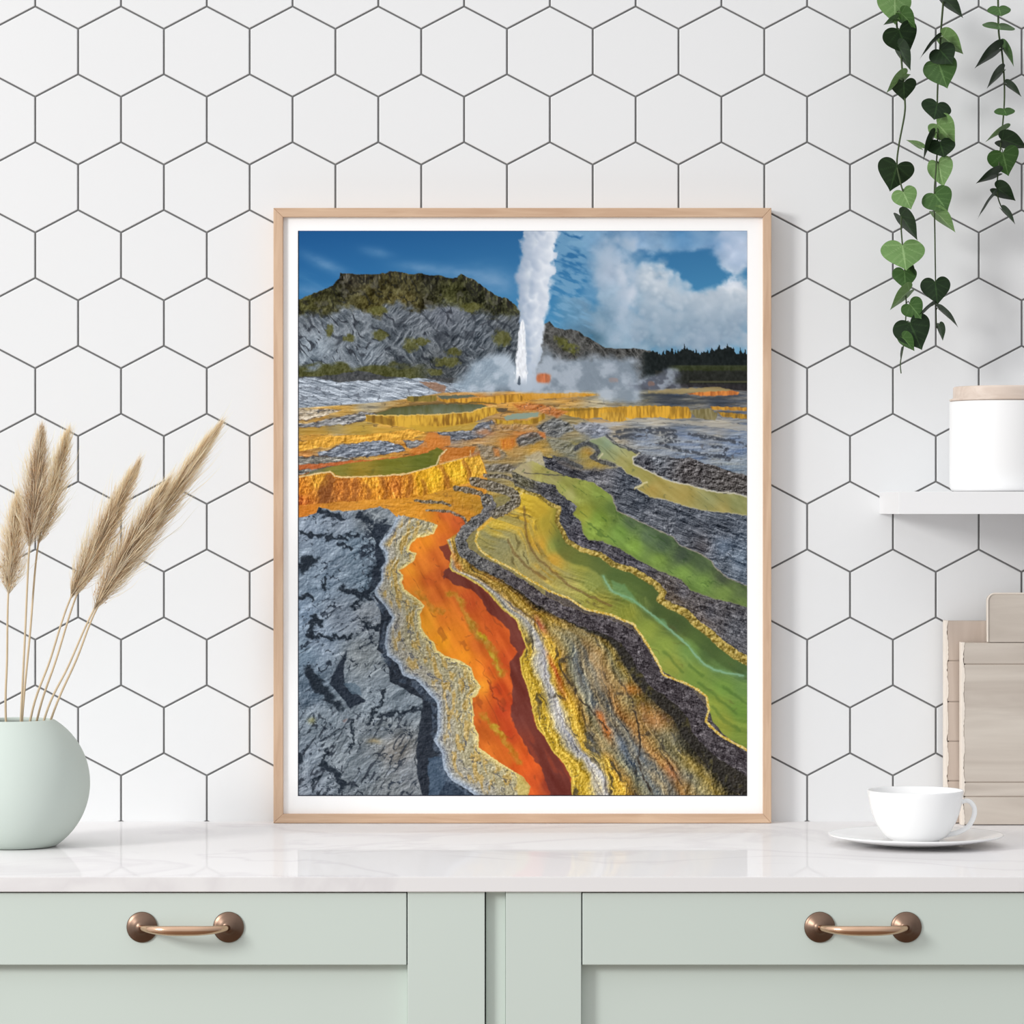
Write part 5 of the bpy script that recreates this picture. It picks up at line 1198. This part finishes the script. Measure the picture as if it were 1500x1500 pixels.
def vine(label, stem, leaves, yv, seed):
    rng = random.Random(seed)
    s = (4 + yv) / 5000
    pts = [P(a, b, yv + .004 * math.sin(b / 60)) for a, b in stem]
    up = pts[0] + (pts[0] - pts[1]).normalized() * .03
    pts = [Vector((up.x, yv, up.z))] + pts
    root = pts[0].copy()
    t = thing('trailing_vine', root, label, 'hanging plant', 'heart leaf vines hanging at the top right')
    sp_ = smooth_path(pts, 6)
    bm = bmesh.new(); tube(bm, [p - root for p in sp_], [.00125 - .0006 * i / (len(sp_) - 1) for i in range(len(sp_))], 8)
    from_bm('stem', bm, m_vine, t, True)
    for (nx_, ny_, tx, ty, w, tone) in leaves:
        near = min(sp_, key=lambda p: (p - P(nx_, ny_, yv)).length)
        yl = yv - rng.uniform(.004, .012) if tone != 'L' else yv - rng.uniform(.001, .008)
        A = P(nx_, ny_, yl); B = P(tx, ty, yl)
        L = (B - A).length; wid = w * s
        S = max(L, wid / 1.32)
        cp = min(1, L / S); cr_ = max(.05, min(1, wid / (1.30 * S)))
        pitch = math.acos(cp); roll = math.acos(cr_) * (1 if (tx < nx_) else -1)
        dirx = (B - A).normalized()
        ang = math.atan2(dirx.x, -dirx.z)
        M_ = Matrix.Rotation(-ang, 4, 'Y') @ Matrix.Rotation(-pitch if rng.random() < .7 else pitch, 4, 'X') @ Matrix.Rotation(roll, 4, 'Z') @ Matrix.Scale(S, 4)
        o = bpy.data.objects.new('leaf', LEAF[tone]); COL.objects.link(o); o.parent = t
        o.matrix_local = Matrix.Translation(A - root) @ M_
        # petiole joins the leaf to the stem
        if (near - A).length > .002:
            bm = bmesh.new(); mid = (near + A) / 2 + Vector((0, -.002, .003))
            tube(bm, smooth_path([near - root, mid - root, A - root], 4), .0005, 6)
            from_bm('leaf_stalk', bm, m_vine, t, True)
    return t
vine('left vine of three, with the most and largest heart shaped leaves',
     [(1311, 0), (1314, 40), (1320, 84), (1322, 108), (1325.5, 146), (1325, 168), (1317, 211), (1314, 241), (1319, 267), (1323.5, 289), (1320, 326), (1322, 360), (1325.6, 401), (1327.5, 445), (1326.5, 470), (1324, 503), (1319, 531), (1320, 547)],
     [(1311, -4, 1310, 37, 52, 'L'), (1320, 20, 1343, 40, 20, 'M'), (1313, 28, 1293, 35, 8, 'M'), (1317, 44, 1332, 78, 54, 'D'), (1316, 68, 1337, 102, 13, 'D'), (1325, 112, 1296, 134, 16, 'L'), (1324, 114, 1334, 108, 6, 'L'), (1324, 121, 1326, 145, 38, 'D'),
      (1314, 242, 1306, 277, 55, 'D'), (1323, 281, 1334, 308, 39, 'L'), (1319, 316, 1347, 350, 17, 'D'), (1322, 359, 1324, 401, 66, 'L'), (1327, 386, 1343, 403, 8, 'D'), (1325, 397, 1326, 425, 37, 'M'), (1332, 426, 1301, 452, 20, 'L'), (1333, 446, 1350, 467, 34, 'M'),
      (1333, 473, 1350, 513, 57, 'D'), (1322, 494, 1341, 513, 18, 'M'), (1322, 512, 1318, 530, 4, 'D')], -.085, 1)
vine('middle vine of three, heart leaves spaced along a straight stem',
     [(1382, 0), (1379, 37), (1377, 71), (1374.7, 104), (1373, 149), (1373.6, 205), (1371, 248), (1368.6, 285), (1369.5, 345), (1370.4, 412), (1371, 449), (1372, 481)],
     [(1384, 0, 1413, 24, 11, 'D'), (1381, 54, 1413, 77, 20, 'L'), (1373, 58, 1344, 85, 4, 'D'), (1377, 73, 1394, 97, 42, 'D'), (1375, 93, 1388, 130, 50, 'M'), (1373, 152, 1365, 180, 46, 'D'), (1373, 182, 1401, 209, 34, 'L'), (1349, 216, 1328, 203, 5, 'L'), (1368, 199, 1349, 234, 13, 'D'),
      (1377, 208, 1381, 235, 44, 'D'), (1374, 239, 1384, 274, 34, 'L'), (1369, 284, 1387, 312, 48, 'M'), (1371, 312, 1402, 338, 14, 'L'), (1370, 413, 1373, 447, 45, 'D'), (1366, 448, 1337, 469, 6, 'D'), (1376, 453, 1406, 477, 2.4, 'D'), (1376, 477, 1383, 499, 8, 'D')], -.078, 2)
vine('right vine of three, shortest and nearest the photo edge',
     [(1462, 0), (1463, 47), (1467.5, 75), (1471, 116), (1471, 153), (1467.5, 196), (1463, 243), (1460.5, 280), (1467.5, 304), (1480, 318)],
     [(1463, 11, 1464, 29, 35, 'M'), (1463, 35, 1461, 52, 49, 'M'), (1463, 72, 1425, 97, 16, 'D'), (1468, 66, 1488, 96, 3, 'M'), (1468, 104, 1443, 128, 13, 'D'), (1475, 123, 1498, 140, 4, 'D'), (1471, 160, 1472, 174, 31, 'M'), (1473, 190, 1441, 206, 8, 'L'), (1468, 205, 1506, 214, 22, 'D'),
      (1469, 224, 1479, 255, 49, 'M'), (1462, 254, 1428, 266, 14, 'D'), (1460, 276, 1489, 292, 20, 'D'), (1456, 287, 1428, 320, 4.5, 'D'), (1469, 307, 1489, 327, 3.5, 'D')], -.082, 3)
